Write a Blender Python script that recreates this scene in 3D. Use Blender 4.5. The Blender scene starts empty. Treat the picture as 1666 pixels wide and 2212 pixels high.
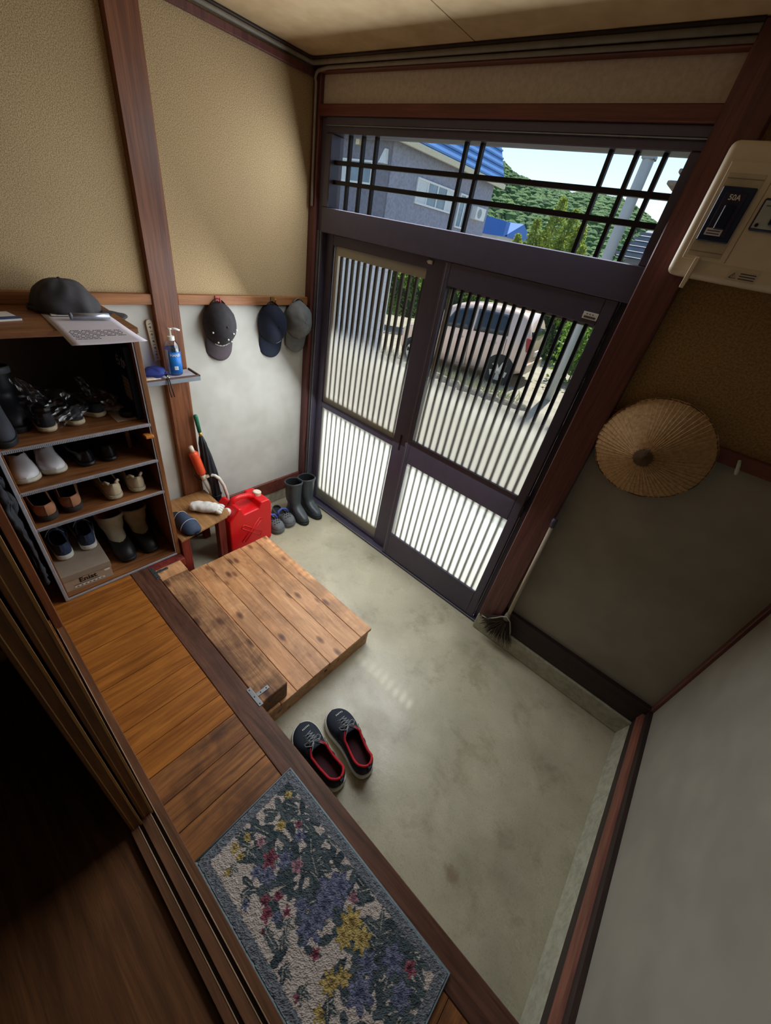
import bpy, bmesh, math, random
import numpy as np
from mathutils import Matrix, Vector, Euler, noise as mnoise
random.seed(7); rng = np.random.default_rng(7)
sc = bpy.context.scene
COL = sc.collection
PI = math.pi

# ------------------------------------------------------------------ camera
cd = bpy.data.cameras.new('camera'); cam = bpy.data.objects.new('camera', cd); COL.objects.link(cam)
R = [[0.7396892617915288, 0.6524269556361132, 0.16492077961765933],
     [0.4881656748704024, -0.35153080088246824, -0.7988243673732395],
     [-0.4631998163521101, 0.6713904702856035, -0.5785160037034828]]
cam.matrix_world = Matrix(((R[0][0], -R[1][0], -R[2][0], 2.07017), (R[0][1], -R[1][1], -R[2][1], -1.72148),
                           (R[0][2], -R[1][2], -R[2][2], 1.86), (0, 0, 0, 1)))
cd.sensor_fit = 'HORIZONTAL'; cd.sensor_width = 36; cd.lens = 17.823
cd.shift_x = 0.000645; cd.shift_y = -0.00672; cd.clip_start = .005; cd.clip_end = 2000
sc.camera = cam

# ------------------------------------------------------------------ light, sky, exposure
w = bpy.data.worlds.new('sky'); sc.world = w; w.use_nodes = True
nt = w.node_tree; bg = nt.nodes['Background']
sky = nt.nodes.new('ShaderNodeTexSky'); sky.sky_type = 'NISHITA'; sky.sun_disc = False
SUN_DIR = Vector((.1, -.62, -1.08)).normalized()      # the way the light travels
sky.sun_elevation = math.asin(-SUN_DIR.z); sky.sun_rotation = math.atan2(-SUN_DIR.x, -SUN_DIR.y)
sky.air_density = 1.0; sky.dust_density = .6; sky.ozone_density = 1.0
nt.links.new(sky.outputs[0], bg.inputs[0]); bg.inputs[1].default_value = .16
ld = bpy.data.lights.new('sun', 'SUN'); ld.energy = 5.8; ld.angle = .02; ld.color = (1, .94, .84)
sun = bpy.data.objects.new('sun', ld); COL.objects.link(sun)
sun.rotation_euler = SUN_DIR.to_track_quat('-Z', 'Y').to_euler(); sun.location = (3, 6, 8)

def area(name, loc, rot, sx, sy, power, col):
    l = bpy.data.lights.new(name, 'AREA'); l.shape = 'RECTANGLE'; l.size = sx; l.size_y = sy; l.energy = power; l.color = col
    o = bpy.data.objects.new(name, l); COL.objects.link(o); o.location = loc; o.rotation_euler = rot
    return o
# fill lamps added just inside the door and transom to boost the daylight
area("fill_door", (.9, -.05, .95), (-PI / 2 + .6, 0, 0), 1.5, 1.6, 22, (.93, .97, 1))
area("fill_transom", (.92, -.05, 2.05), (-PI / 2 + .35, 0, 0), 1.5, .26, 8, (.9, .95, 1))
sc.view_settings.view_transform = 'Standard'; sc.view_settings.look = 'None'
sc.view_settings.exposure = 0.45; sc.view_settings.gamma = 1; sc.view_settings.use_curve_mapping = False
sc.cycles.use_denoising = True
sc.cycles.max_bounces = 12; sc.cycles.diffuse_bounces = 6; sc.cycles.transparent_max_bounces = 24
sc.cycles.caustics_reflective = False; sc.cycles.caustics_refractive = False
sc.cycles.sample_clamp_indirect = 6

# ------------------------------------------------------------------ helpers: colour and materials
def lin(h):
    h = h.lstrip('#'); v = [int(h[i:i + 2], 16) / 255 for i in (0, 2, 4)]
    return tuple((x / 12.92 if x <= .04045 else ((x + .055) / 1.055) ** 2.4) for x in v) + (1,)
MATS = {}
def newmat(name):
    m = bpy.data.materials.new(name); m.use_nodes = True
    return m, m.node_tree, m.node_tree.nodes['Principled BSDF']
def coords(t, scale=(1, 1, 1), rand=False):
    n = t.nodes; tc = n.new('ShaderNodeTexCoord'); mp = n.new('ShaderNodeMapping'); mp.inputs['Scale'].default_value = scale
    if rand:
        oi = n.new('ShaderNodeObjectInfo'); mu = n.new('ShaderNodeMath'); mu.operation = 'MULTIPLY'; mu.inputs[1].default_value = 37.
        t.links.new(oi.outputs['Random'], mu.inputs[0]); cb = n.new('ShaderNodeCombineXYZ')
        for i in range(3): t.links.new(mu.outputs[0], cb.inputs[i])
        va = n.new('ShaderNodeVectorMath'); va.operation = 'ADD'
        t.links.new(tc.outputs['Object'], va.inputs[0]); t.links.new(cb.outputs[0], va.inputs[1]); t.links.new(va.outputs[0], mp.inputs['Vector'])
    else: t.links.new(tc.outputs['Object'], mp.inputs['Vector'])
    return mp.outputs[0]
def nz(t, vec, scale, detail=4, rough=.55, dist=0):
    x = t.nodes.new('ShaderNodeTexNoise'); x.inputs['Scale'].default_value = scale; x.inputs['Detail'].default_value = detail
    x.inputs['Roughness'].default_value = rough; x.inputs['Distortion'].default_value = dist
    t.links.new(vec, x.inputs['Vector']); return x.outputs['Fac']
def ramp(t, fac, stops, interp='LINEAR'):
    r = t.nodes.new('ShaderNodeValToRGB'); e = r.color_ramp.elements; r.color_ramp.interpolation = interp
    while len(e) < len(stops): e.new(.5)
    for k, (p, c) in zip(e, stops): k.position = p; k.color = c
    t.links.new(fac, r.inputs[0]); return r.outputs[0]
def mixc(t, fac, a, b, mode='MIX'):
    m = t.nodes.new('ShaderNodeMix'); m.data_type = 'RGBA'; m.blend_type = mode
    for s, v in ((m.inputs[0], fac), (m.inputs[6], a), (m.inputs[7], b)):
        if isinstance(v, (int, float, tuple)): s.default_value = v
        else: t.links.new(v, s)
    return m.outputs[2]
def bump(t, b, h, strength, dist=.002):
    n = t.nodes.new('ShaderNodeBump'); n.inputs['Strength'].default_value = strength; n.inputs['Distance'].default_value = dist
    t.links.new(h, n.inputs['Height']); t.links.new(n.outputs[0], b.inputs['Normal'])
def M(name, col, rough=.6, metal=0., var=.12, vs=25., bp=0., bs=200., spec=.4, coat=0.):
    if name in MATS: return MATS[name]
    m, t, b = newmat(name); c = lin(col)
    b.inputs['Roughness'].default_value = rough; b.inputs['Metallic'].default_value = metal; b.inputs['Specular IOR Level'].default_value = spec
    b.inputs['Coat Weight'].default_value = coat
    v = coords(t)
    lo = tuple(x * (1 - var) for x in c[:3]) + (1,); hi = tuple(min(1, x * (1 + var)) for x in c[:3]) + (1,)
    t.links.new(ramp(t, nz(t, v, vs), [(.3, lo), (.7, hi)]), b.inputs['Base Color'])
    if bp: bump(t, b, nz(t, v, bs, 3), bp)
    MATS[name] = m; return m
def WOOD(name, light, dark, axis=0, sc_=8., rough=.5, knots=False, stain=0., stretch=14., bp=.25, contrast=(.35, .68), coat=0.):
    if name in MATS: return MATS[name]
    m, t, b = newmat(name); s = [stretch] * 3; s[axis] = 1.
    v = coords(t, tuple(s), rand=True)
    g = nz(t, v, sc_ * .35, 6, .6, 1.2)
    col = ramp(t, g, [(contrast[0], lin(dark)), (contrast[1], lin(light))])
    s2 = [90.] * 3; s2[axis] = 3.
    v2 = coords(t, tuple(s2), rand=True); f = nz(t, v2, 3., 3)
    col = mixc(t, .35, col, ramp(t, f, [(.35, (.35, .35, .35, 1)), (.6, (1, 1, 1, 1))]), 'MULTIPLY')
    if knots:
        s3 = [15.] * 3; s3[axis] = 6.5
        v3 = coords(t, tuple(s3), rand=True)
        vo = t.nodes.new('ShaderNodeTexVoronoi'); vo.inputs['Scale'].default_value = 1.; t.links.new(v3, vo.inputs['Vector'])
        k = ramp(t, vo.outputs['Distance'], [(.06, (.08, .05, .03, 1)), (.15, (.42, .28, .2, 1)), (.24, (1, 1, 1, 1))])
        col = mixc(t, .85, col, k, 'MULTIPLY')
    if stain:
        v4 = coords(t, (1, 1, 1), rand=True)
        col = mixc(t, stain, col, ramp(t, nz(t, v4, 5., 5, .65, .5), [(.42, (.22, .17, .14, 1)), (.58, (1, 1, 1, 1))]), 'MULTIPLY')
    t.links.new(col, b.inputs['Base Color']); b.inputs['Roughness'].default_value = rough; b.inputs['Coat Weight'].default_value = coat
    if bp: bump(t, b, g, bp, .001)
    MATS[name] = m; return m
def SAND(name, c1, c2, scale, rough=.9, bp=.5, c3=None, big=.25):
    if name in MATS: return MATS[name]
    m, t, b = newmat(name); v = coords(t)
    f = nz(t, v, scale, 2, .7)
    col = ramp(t, f, [(.36, lin(c2)), (.62, lin(c1))])
    g = nz(t, v, 2.2, 4)
    col = mixc(t, big, col, ramp(t, g, [(.3, (.55, .55, .55, 1)), (.7, (1, 1, 1, 1))]), 'MULTIPLY')
    t.links.new(col, b.inputs['Base Color']); b.inputs['Roughness'].default_value = rough; b.inputs['Specular IOR Level'].default_value = .2
    bump(t, b, f, bp, .002); MATS[name] = m; return m
def CONCRETE(name, c1, c2, stain, rough=.5, spots=()):
    m, t, b = newmat(name); v = coords(t)
    col = ramp(t, nz(t, v, 2.6, 8, .62, .3), [(.3, lin(c2)), (.68, lin(c1))])
    col = mixc(t, .4, col, ramp(t, nz(t, v, 5., 6, .7, .2), [(.3, lin(stain)), (.46, (1, 1, 1, 1))]), 'MULTIPLY')
    f = nz(t, v, 160., 2, .7)
    col = mixc(t, .4, col, ramp(t, f, [(.3, (.5, .5, .5, 1)), (.45, (1, 1, 1, 1))]), 'MULTIPLY')
    for (px, py, r_, cc) in spots:                # old stains in the screed, each with its own ragged outline
        d = t.nodes.new('ShaderNodeVectorMath'); d.operation = 'DISTANCE'; t.links.new(v, d.inputs[0]); d.inputs[1].default_value = (px, py, 0)
        a = t.nodes.new('ShaderNodeMath'); a.operation = 'MULTIPLY_ADD'; t.links.new(nz(t, v, 26., 5, .7), a.inputs[0]); a.inputs[1].default_value = r_ * 2.2; t.links.new(d.outputs['Value'], a.inputs[2])
        col = mixc(t, ramp(t, a.outputs[0], [(r_ * 1.25, (.55, .55, .55, 1)), (r_ * 1.9, (0, 0, 0, 1))]), col, lin(cc))
    t.links.new(col, b.inputs['Base Color'])
    t.links.new(ramp(t, nz(t, v, 4., 5, .6), [(.3, (rough - .14,) * 3 + (1,)), (.7, (rough + .2,) * 3 + (1,))]), b.inputs['Roughness'])
    bump(t, b, nz(t, v, 30., 6, .7), .25, .003); MATS[name] = m; return m
def GLASS(name, z0, z1, fully=False):
    """window pane: clear above z1, etched white below z0 (a fade printed into the glass)"""
    m = bpy.data.materials.new(name); m.use_nodes = True; t = m.node_tree; n = t.nodes; n.clear()
    out = n.new('ShaderNodeOutputMaterial')
    tr = n.new('ShaderNodeBsdfTransparent'); tr.inputs[0].default_value = (.93, .96, .96, 1)
    gl = n.new('ShaderNodeBsdfGlossy'); gl.inputs['Roughness'].default_value = .03
    lw = n.new('ShaderNodeLayerWeight'); lw.inputs[0].default_value = .12
    cl = n.new('ShaderNodeMixShader'); t.links.new(lw.outputs['Fresnel'], cl.inputs[0]); t.links.new(tr.outputs[0], cl.inputs[1]); t.links.new(gl.outputs[0], cl.inputs[2])
    tl = n.new('ShaderNodeBsdfTranslucent'); tl.inputs[0].default_value = (.74, .75, .71, 1)
    df = n.new('ShaderNodeBsdfDiffuse'); df.inputs[0].default_value = (.75, .77, .76, 1)
    fr = n.new('ShaderNodeMixShader'); fr.inputs[0].default_value = .15; t.links.new(tl.outputs[0], fr.inputs[1]); t.links.new(df.outputs[0], fr.inputs[2])
    mx = n.new('ShaderNodeMixShader'); t.links.new(cl.outputs[0], mx.inputs[1]); t.links.new(fr.outputs[0], mx.inputs[2])
    if fully: mx.inputs[0].default_value = .96
    elif z0 is None: mx.inputs[0].default_value = .015
    else:
        tc = n.new('ShaderNodeTexCoord'); sp = n.new('ShaderNodeSeparateXYZ'); t.links.new(tc.outputs['Object'], sp.inputs[0])
        mr = n.new('ShaderNodeMapRange'); mr.interpolation_type = 'SMOOTHSTEP'
        for i, v in zip((1, 2, 3, 4), (z0, z1, .96, .015)): mr.inputs[i].default_value = v
        t.links.new(sp.outputs['Z'], mr.inputs[0]); t.links.new(mr.outputs[0], mx.inputs[0])
    t.links.new(mx.outputs[0], out.inputs[0]); return m
def CLEARFILM(name, tint, fac, rough):
    m = bpy.data.materials.new(name); m.use_nodes = True; t = m.node_tree; n = t.nodes; n.clear()
    out = n.new('ShaderNodeOutputMaterial'); tr = n.new('ShaderNodeBsdfTransparent'); tr.inputs[0].default_value = tint
    gl = n.new('ShaderNodeBsdfGlossy'); gl.inputs['Roughness'].default_value = rough
    mx = n.new('ShaderNodeMixShader'); mx.inputs[0].default_value = fac
    t.links.new(tr.outputs[0], mx.inputs[1]); t.links.new(gl.outputs[0], mx.inputs[2]); t.links.new(mx.outputs[0], out.inputs[0]); return m
def VCOL(name, rough=.95):
    m, t, b = newmat(name); a = t.nodes.new('ShaderNodeAttribute'); a.attribute_name = 'Col'
    t.links.new(a.outputs['Color'], b.inputs['Base Color']); b.inputs['Roughness'].default_value = rough; b.inputs['Specular IOR Level'].default_value = .1
    return m

# ------------------------------------------------------------------ helpers: geometry
class G:
    def __init__(s): s.v = []; s.f = []; s.mi = []
    def add(s, vs, fs, mi=0):
        k = len(s.v); s.v += [tuple(p) for p in vs]; s.f += [tuple(i + k for i in f) for f in fs]; s.mi += [mi] * len(fs); return s
    def box(s, a, b, mi=0, T=None):
        x0, y0, z0 = a; x1, y1, z1 = b
        vs = [(x0, y0, z0), (x1, y0, z0), (x1, y1, z0), (x0, y1, z0), (x0, y0, z1), (x1, y0, z1), (x1, y1, z1), (x0, y1, z1)]
        if T is not None: vs = [T @ Vector(p) for p in vs]
        return s.add(vs, [(0, 3, 2, 1), (4, 5, 6, 7), (0, 1, 5, 4), (1, 2, 6, 5), (2, 3, 7, 6), (3, 0, 4, 7)], mi)
    def loft(s, rings, cap0=True, cap1=True, closed=True, mi=0):
        n = len(rings[0]); vs = [p for r in rings for p in r]; fs = []
        for i in range(len(rings) - 1):
            for j in range(n if closed else n - 1):
                a = i * n + j; b = i * n + (j + 1) % n
                fs.append((a, b, b + n, a + n))
        if cap0: fs.append(tuple(range(n - 1, -1, -1)))
        if cap1: fs.append(tuple((len(rings) - 1) * n + j for j in range(n)))
        return s.add(vs, fs, mi)
    def tube(s, path, r, n=8, mi=0, caps=True):
        path = [Vector(p) for p in path]; rings = []; up = Vector((.137, .29, .947)).normalized()
        for i, p in enumerate(path):
            d = (path[min(i + 1, len(path) - 1)] - path[max(i - 1, 0)]).normalized()
            a = d.cross(up)
            if a.length < 1e-3: a = d.cross(Vector((1, 0, 0)))
            a.normalize(); b = d.cross(a); rr = r[i] if isinstance(r, (list, tuple)) else r
            rings.append([p + a * (rr * math.cos(2 * PI * k / n)) + b * (rr * math.sin(2 * PI * k / n)) for k in range(n)])
        return s.loft(rings, caps, caps, True, mi)
    def lathe(s, prof, n=24, c=(0, 0, 0), T=None, mi=0):
        rings = [[(c[0] + r * math.cos(2 * PI * k / n), c[1] + r * math.sin(2 * PI * k / n), c[2] + z) for k in range(n)] for r, z in prof]
        if T is not None: rings = [[T @ Vector(p) for p in r] for r in rings]
        return s.loft(rings, True, True, True, mi)
    def prism(s, poly, axis, a, b, mi=0):
        def P(u, v, w): return {0: (w, u, v), 1: (u, w, v), 2: (u, v, w)}[axis]
        return s.loft([[P(u, v, a) for u, v in poly], [P(u, v, b) for u, v in poly]], True, True, True, mi)
    def grid(s, fn, nu, nv, mi=0):
        vs = [fn(i / (nu - 1), j / (nv - 1)) for i in range(nu) for j in range(nv)]
        fs = [(i * nv + j, i * nv + j + 1, (i + 1) * nv + j + 1, (i + 1) * nv + j) for i in range(nu - 1) for j in range(nv - 1)]
        return s.add(vs, fs, mi)
    def ball(s, c, r, n=8, m=6, mi=0):
        r = r if isinstance(r, (tuple, list)) else (r, r, r)
        return s.loft([[(c[0] + r[0] * math.sin(PI * i / m) * math.cos(2 * PI * k / n), c[1] + r[1] * math.sin(PI * i / m) * math.sin(2 * PI * k / n), c[2] + r[2] * math.cos(PI * i / m)) for k in range(n)]
                       for i in [.02] + list(range(1, m)) + [m - .02]], True, True, True, mi)
WM = {}
def thing(name, label=None, cat=None, loc=(0, 0, 0), rz=0., group=None, kind=None, rot=None):
    o = bpy.data.objects.new(name, None); COL.objects.link(o); o.empty_display_size = .05
    o.location = loc; o.rotation_euler = rot if rot is not None else (0, 0, rz)
    WM[o.name] = Matrix.Translation(Vector(loc)) @ o.rotation_euler.to_matrix().to_4x4()
    return tag(o, label, cat, group, kind)
def tag(o, label=None, cat=None, group=None, kind=None):
    if label: o['label'] = label
    if cat: o['category'] = cat
    if group: o['group'] = group
    if kind: o['kind'] = kind
    return o
def build(g, name, mat, parent=None, smooth=False, bev=0., seg=2, sub=0, solid=0., world=True, soff=-1., merge=False, fixn=True, out=None):
    """links g as ONE mesh object; vertices in world space are moved into the parent's space"""
    me = bpy.data.meshes.new(name)
    vs = g.v
    if parent is not None and world:
        inv = WM[parent.name].inverted(); vs = [inv @ Vector(p) for p in vs]
    me.from_pydata([tuple(p) for p in vs], [], g.f)
    for m in (mat if isinstance(mat, (list, tuple)) else [mat]): me.materials.append(m)
    if any(g.mi): me.polygons.foreach_set('material_index', g.mi)
    if merge or fixn:
        bm = bmesh.new(); bm.from_mesh(me)
        if merge: bmesh.ops.remove_doubles(bm, verts=bm.verts, dist=1e-5)
        if fixn: bmesh.ops.recalc_face_normals(bm, faces=bm.faces)
        if out is not None:                       # open shells: make the normals point away from the given inner point
            o_ = Vector(out); s_ = sum(f.normal.dot((f.calc_center_median() - o_).normalized()) * f.calc_area() for f in bm.faces)
            if s_ < 0: bmesh.ops.reverse_faces(bm, faces=bm.faces)
        bm.to_mesh(me); bm.free()
    o = bpy.data.objects.new(name, me); COL.objects.link(o)
    if parent is not None:
        o.parent = parent; WM[o.name] = WM[parent.name]
    else: WM[o.name] = Matrix()
    if smooth: me.polygons.foreach_set('use_smooth', [True] * len(me.polygons))
    if solid:
        md = o.modifiers.new('thick', 'SOLIDIFY'); md.thickness = solid; md.offset = soff
        if isinstance(mat, (list, tuple)) and len(mat) > 1: md.material_offset = 1; md.material_offset_rim = 0
    if bev:
        md = o.modifiers.new('edge', 'BEVEL'); md.width = bev; md.segments = seg; md.limit_method = 'ANGLE'; md.angle_limit = .6
        if smooth or seg > 1:
            me.polygons.foreach_set('use_smooth', [True] * len(me.polygons)); md.harden_normals = True
    if sub:
        md = o.modifiers.new('smooth', 'SUBSURF'); md.levels = sub; md.render_levels = sub
    return o
def bx(name, a, b, mat, parent=None, bev=.0015, seg=1):
    return build(G().box(a, b), name, mat, parent, bev=bev, seg=seg)
def st(o): o['kind'] = 'structure'; return o
def dupe(root, loc, label=None, rz=None, group=None):
    r = root.copy(); COL.objects.link(r); r.location = loc
    if rz is not None: r.rotation_euler = (0, 0, rz)
    if label: r['label'] = label
    if group: r['group'] = group
    for ch in list(root.children):
        c = ch.copy(); COL.objects.link(c); c.parent = r
        for gg in ch.children:
            d = gg.copy(); COL.objects.link(d); d.parent = c
    return r
def text_mesh(s, size, depth=.0004, bold=0.):
    cu = bpy.data.curves.new('t', 'FONT'); cu.body = s; cu.size = size; cu.extrude = depth; cu.align_x = 'CENTER'; cu.align_y = 'CENTER'; cu.resolution_u = 3; cu.offset = bold
    o = bpy.data.objects.new('t', cu); COL.objects.link(o)
    dg = bpy.context.evaluated_depsgraph_get(); me = o.evaluated_get(dg).to_mesh()
    g = G().add([tuple(v.co) for v in me.vertices], [tuple(p.vertices) for p in me.polygons])
    o.evaluated_get(dg).to_mesh_clear(); bpy.data.objects.remove(o); bpy.data.curves.remove(cu)
    return g
def place(g, T): g.v = [tuple(T @ Vector(p)) for p in g.v]; return g
def frameT(o, ex, ez):
    """matrix with local x along ex, local z along ez, origin o"""
    ex = Vector(ex).normalized(); ez = Vector(ez).normalized(); ey = ez.cross(ex)
    return Matrix(((ex.x, ey.x, ez.x, o[0]), (ex.y, ey.y, ez.y, o[1]), (ex.z, ey.z, ez.z, o[2]), (0, 0, 0, 1)))
def arr(vals, u): return float(np.interp(u, [p[0] for p in vals], [p[1] for p in vals]))
def smooth_arr(vals, u):
    xs = [p[0] for p in vals]; ys = [p[1] for p in vals]
    i = max(0, min(len(xs) - 2, int(np.searchsorted(xs, u)) - 1)); f = (u - xs[i]) / (xs[i + 1] - xs[i])
    def tan(k):
        if k == 0: return (ys[1] - ys[0]) / (xs[1] - xs[0])
        if k == len(xs) - 1: return (ys[-1] - ys[-2]) / (xs[-1] - xs[-2])
        return (ys[k + 1] - ys[k - 1]) / (xs[k + 1] - xs[k - 1])
    h = xs[i + 1] - xs[i]; f2 = f * f; f3 = f2 * f
    return (2 * f3 - 3 * f2 + 1) * ys[i] + (f3 - 2 * f2 + f) * h * tan(i) + (-2 * f3 + 3 * f2) * ys[i + 1] + (f3 - f2) * h * tan(i + 1)
def n3(x, y, z): return mnoise.noise(Vector((x, y, z)))

# ------------------------------------------------------------------ materials
m_sand = SAND('sand_plaster', '#d2b990', '#8f7854', 330, bp=.5)
m_plaster = SAND('grey_plaster', '#c6c6bf', '#bbbab2', 5, bp=.1, big=.3)
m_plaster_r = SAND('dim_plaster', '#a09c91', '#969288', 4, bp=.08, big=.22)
m_white_panel = SAND('pale_panel', '#ddd2c6', '#d0c4b7', 60, bp=.1, big=.1)
m_ceil = SAND('ceiling_board', '#dcc39b', '#cfb58c', 9, bp=.05, big=.2)
m_conc = CONCRETE('concrete_floor', '#c4bda4', '#a09a83', '#9c8a68', .29, ((2.26, -1.09, .05, '#7b5a48'), (1.93, -.33, .12, '#8f866c'), (2.36, -.85, .07, '#8b836c')))
m_curb = SAND('mortar_curb', '#b9b8a4', '#a3a28f', 30, bp=.2)
m_redwood = WOOD('red_brown_timber', '#7a4a44', '#553032', 2, 5, .45, bp=.1, stretch=20)
m_redwood_x = WOOD('red_brown_beam', '#7b4134', '#5a2c24', 0, 5, .5, bp=.1, stretch=20)
m_darkbeam = WOOD('dark_sill_timber', '#3a2924', '#261a18', 0, 5, .6, bp=.1)
m_darkbeam_y = WOOD('dark_sill_timber_y', '#3f2d27', '#2a1d1a', 1, 5, .6, bp=.1)
m_brown_y = WOOD('brown_ledge', '#9a604e', '#74463a', 1, 6, .55, bp=.1)
m_rail = WOOD('rail_wood', '#b07644', '#87522a', 1, 6, .5, bp=.1)
m_post = WOOD('post_wood', '#8a5433', '#5f3520', 2, 5, .38, bp=.1, stretch=25)
m_floorw = WOOD('floor_board', '#c27a33', '#8f531f', 1, 6, .36, bp=.1, stain=.15, coat=.1)
m_floorw2 = WOOD('floor_board_worn', '#b0733a', '#6f411e', 1, 7, .5, bp=.2, stain=.55)
m_kamachi = WOOD('step_edge_timber', '#7d5340', '#4b2d20', 0, 6, .38, bp=.15, stain=.35)
m_stepw = WOOD('step_board', '#e2ab78', '#bd8350', 0, 7, .5, knots=True, stain=.4, bp=.25, stretch=9)
m_beamw = WOOD('worn_beam', '#cf9a68', '#8a5a34', 0, 9, .65, knots=True, stain=.7, bp=.6, stretch=18)
m_sill = WOOD('door_track_wood', '#7c5236', '#54351f', 0, 6, .45, bp=.15)
m_sill_l = WOOD('track_lip', '#b99a7c', '#8e6f55', 0, 6, .45, bp=.1)
m_leaf = WOOD('sliding_door_wood', '#8a5a2e', '#5c3818', 2, 6, .4, bp=.15)
m_leaf_l = WOOD('sliding_door_edge', '#c7995c', '#9d6c36', 2, 6, .4, bp=.1)
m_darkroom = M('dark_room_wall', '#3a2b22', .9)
m_backfloor = WOOD('inner_floor', '#7a4e2c', '#553419', 0, 5, .5, bp=.1)
m_shelfw = WOOD('shelf_plywood', '#a06a3e', '#6d4020', 1, 8, .5, bp=.2, stretch=10)
m_shelfside = WOOD('shelf_side', '#9b6437', '#6b3f1f', 2, 8, .5, bp=.2, stretch=10)
m_trimgrey = M('grey_edge_strip', '#a6a7b0', .45, .1)
m_bench = WOOD('bench_plywood', '#b98a55', '#8e6234', 0, 8, .6, bp=.2, stain=.3)
m_redpaint = WOOD('bench_leg_red', '#8c3328', '#5f1d17', 2, 5, .5, bp=.1)
m_alu = M('bronze_aluminium', '#565264', .4, .3, .06)
m_alu_dk = M('dark_bronze_bar', '#25242c', .4, .4, .06)
m_alu_lt = M('champagne_aluminium', '#efe7de', .5, 0, .03)
m_alu_br = M('brown_bar', '#5b5148', .5, .3, .06)
m_chan = M('grey_channel', '#8f9298', .4, .5)
m_glass_clear = GLASS('clear_glass', None, None)
m_glass_fade = GLASS('fading_glass', 1.12, 1.35)
m_glass_frost = GLASS('frosted_glass', 0, 0, True)
m_cable = M('grey_cable_mould', '#8f8a80', .5)
m_cable_dk = M('dark_cable_mould', '#453a36', .5)
m_white = M('white_plastic', '#e8e6e0', .4, 0, .03)
m_cream = M('cream_plastic', '#dccfb8', .42, 0, .03)
m_black = M('black', '#121214', .5)
m_steel = M('galvanised_steel', '#8f9499', .35, .9, .08, 60)
m_paper = M('paper', '#dcd6e0', .7, 0, .02)
m_ink = M('ink', '#4a4a58', .7)
print('materials ok')

# ================================================================== THE SETTING
def S(name, a, b, mat, parent=None, bev=.0):
    o = bx(name, a, b, mat, parent, bev=bev)
    return st(o) if parent is None else o
S('floor', (-.05, -1.71, -.12), (2.66, .12, 0), m_conc)
# left wall: grey plaster below the rail, sandy plaster above it
wl = S('wall_left', (-.12, -1.83, 1.43), (0, .12, 2.5), m_sand)
S('lower_plaster', (-.12, -1.83, .1), (0, .12, 1.43), m_plaster, wl)
S('baseboard_left', (-.05, -.88, .1), (.012, .0, .207), m_redwood_x, bev=.003)
S('trim_1', (-.05, -1.29, 0), (.004, 0, .1), m_curb)
# wall rail (two lengths either side of the post) and the post
S('trim_2', (-.01, -1.7, 1.412), (.024, -.915, 1.456), m_rail, bev=.002)
S('trim_3', (-.01, -.8, 1.412), (.024, -.0, 1.456), m_rail, bev=.002)
S('pillar_left', (-.05, -.918, .0), (.032, -.802, 2.44), m_post, bev=.004)
# corner post, lintel, top beam, white panel, right pillar
S('trim_4', (-.02, -.022, .0), (.054, .1, 2.44), m_redwood, bev=.003)
S('trim_5', (.054, -.03, 2.251), (1.745, .1, 2.291), m_redwood_x, bev=.003)
S('trim_6', (.054, -.03, 2.393), (1.745, .1, 2.44), m_redwood_x, bev=.003)
S('wall_front_panel', (.054, 0, 2.291), (1.745, .1, 2.393), m_white_panel)
S('pillar_right', (1.738, -.045, .12), (1.858, .12, 2.44), m_redwood, bev=.004)
# wall to the right of the door
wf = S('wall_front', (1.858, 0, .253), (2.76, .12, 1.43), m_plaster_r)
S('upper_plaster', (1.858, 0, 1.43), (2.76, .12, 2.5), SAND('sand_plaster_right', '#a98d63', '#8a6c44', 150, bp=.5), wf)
S('trim_7', (1.858, -.026, 1.408), (2.64, .01, 1.455), m_redwood_x, bev=.002)
S('trim_8', (2.635, -.03, .25), (2.665, .02, 2.44), m_redwood, bev=.002)
S('baseboard_front', (1.84, -.03, .114), (2.65, .08, .253), m_darkbeam, bev=.003)
# mortar curb along the front and right walls
g = G(); g.prism([(-.01, 0), (-.05, 0), (-.042, .114), (-.01, .114)], 0, 1.735, 2.66)
st(build(g, 'baseboard_curb', m_curb, bev=.006, seg=2))
g = G(); g.prism([(2.599, 0), (2.617, .103), (2.70, .103), (2.70, 0)], 1, -1.3, -.0)
st(build(g, 'baseboard_curb_right', m_curb, bev=.005, seg=2))
S('baseboard_right', (2.619, -1.72, .1), (2.74, 0, .158), m_darkbeam_y)
g = G()                                                       # worn brown ledge, uneven edge
def ledge(u, v):
    y = -1.30 + 1.28 * u; e = .003 * n3(y * 9, 1, 0)
    p = [(2.63, .157), (2.617, .160), (2.622 + e, .208 + e), (2.648, .213 + e)][round(v * 3)]
    return (p[0], y, p[1])
g.grid(ledge, 60, 4); st(build(g, 'trim_9', m_brown_y, fixn=True)); S('baseboard_right_upper', (2.632, -1.72, .158), (2.74, 0, .25), m_darkbeam_y)
S('wall_right', (2.648, -4.3, .21), (2.78, .12, 2.5), m_plaster_r)
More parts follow.
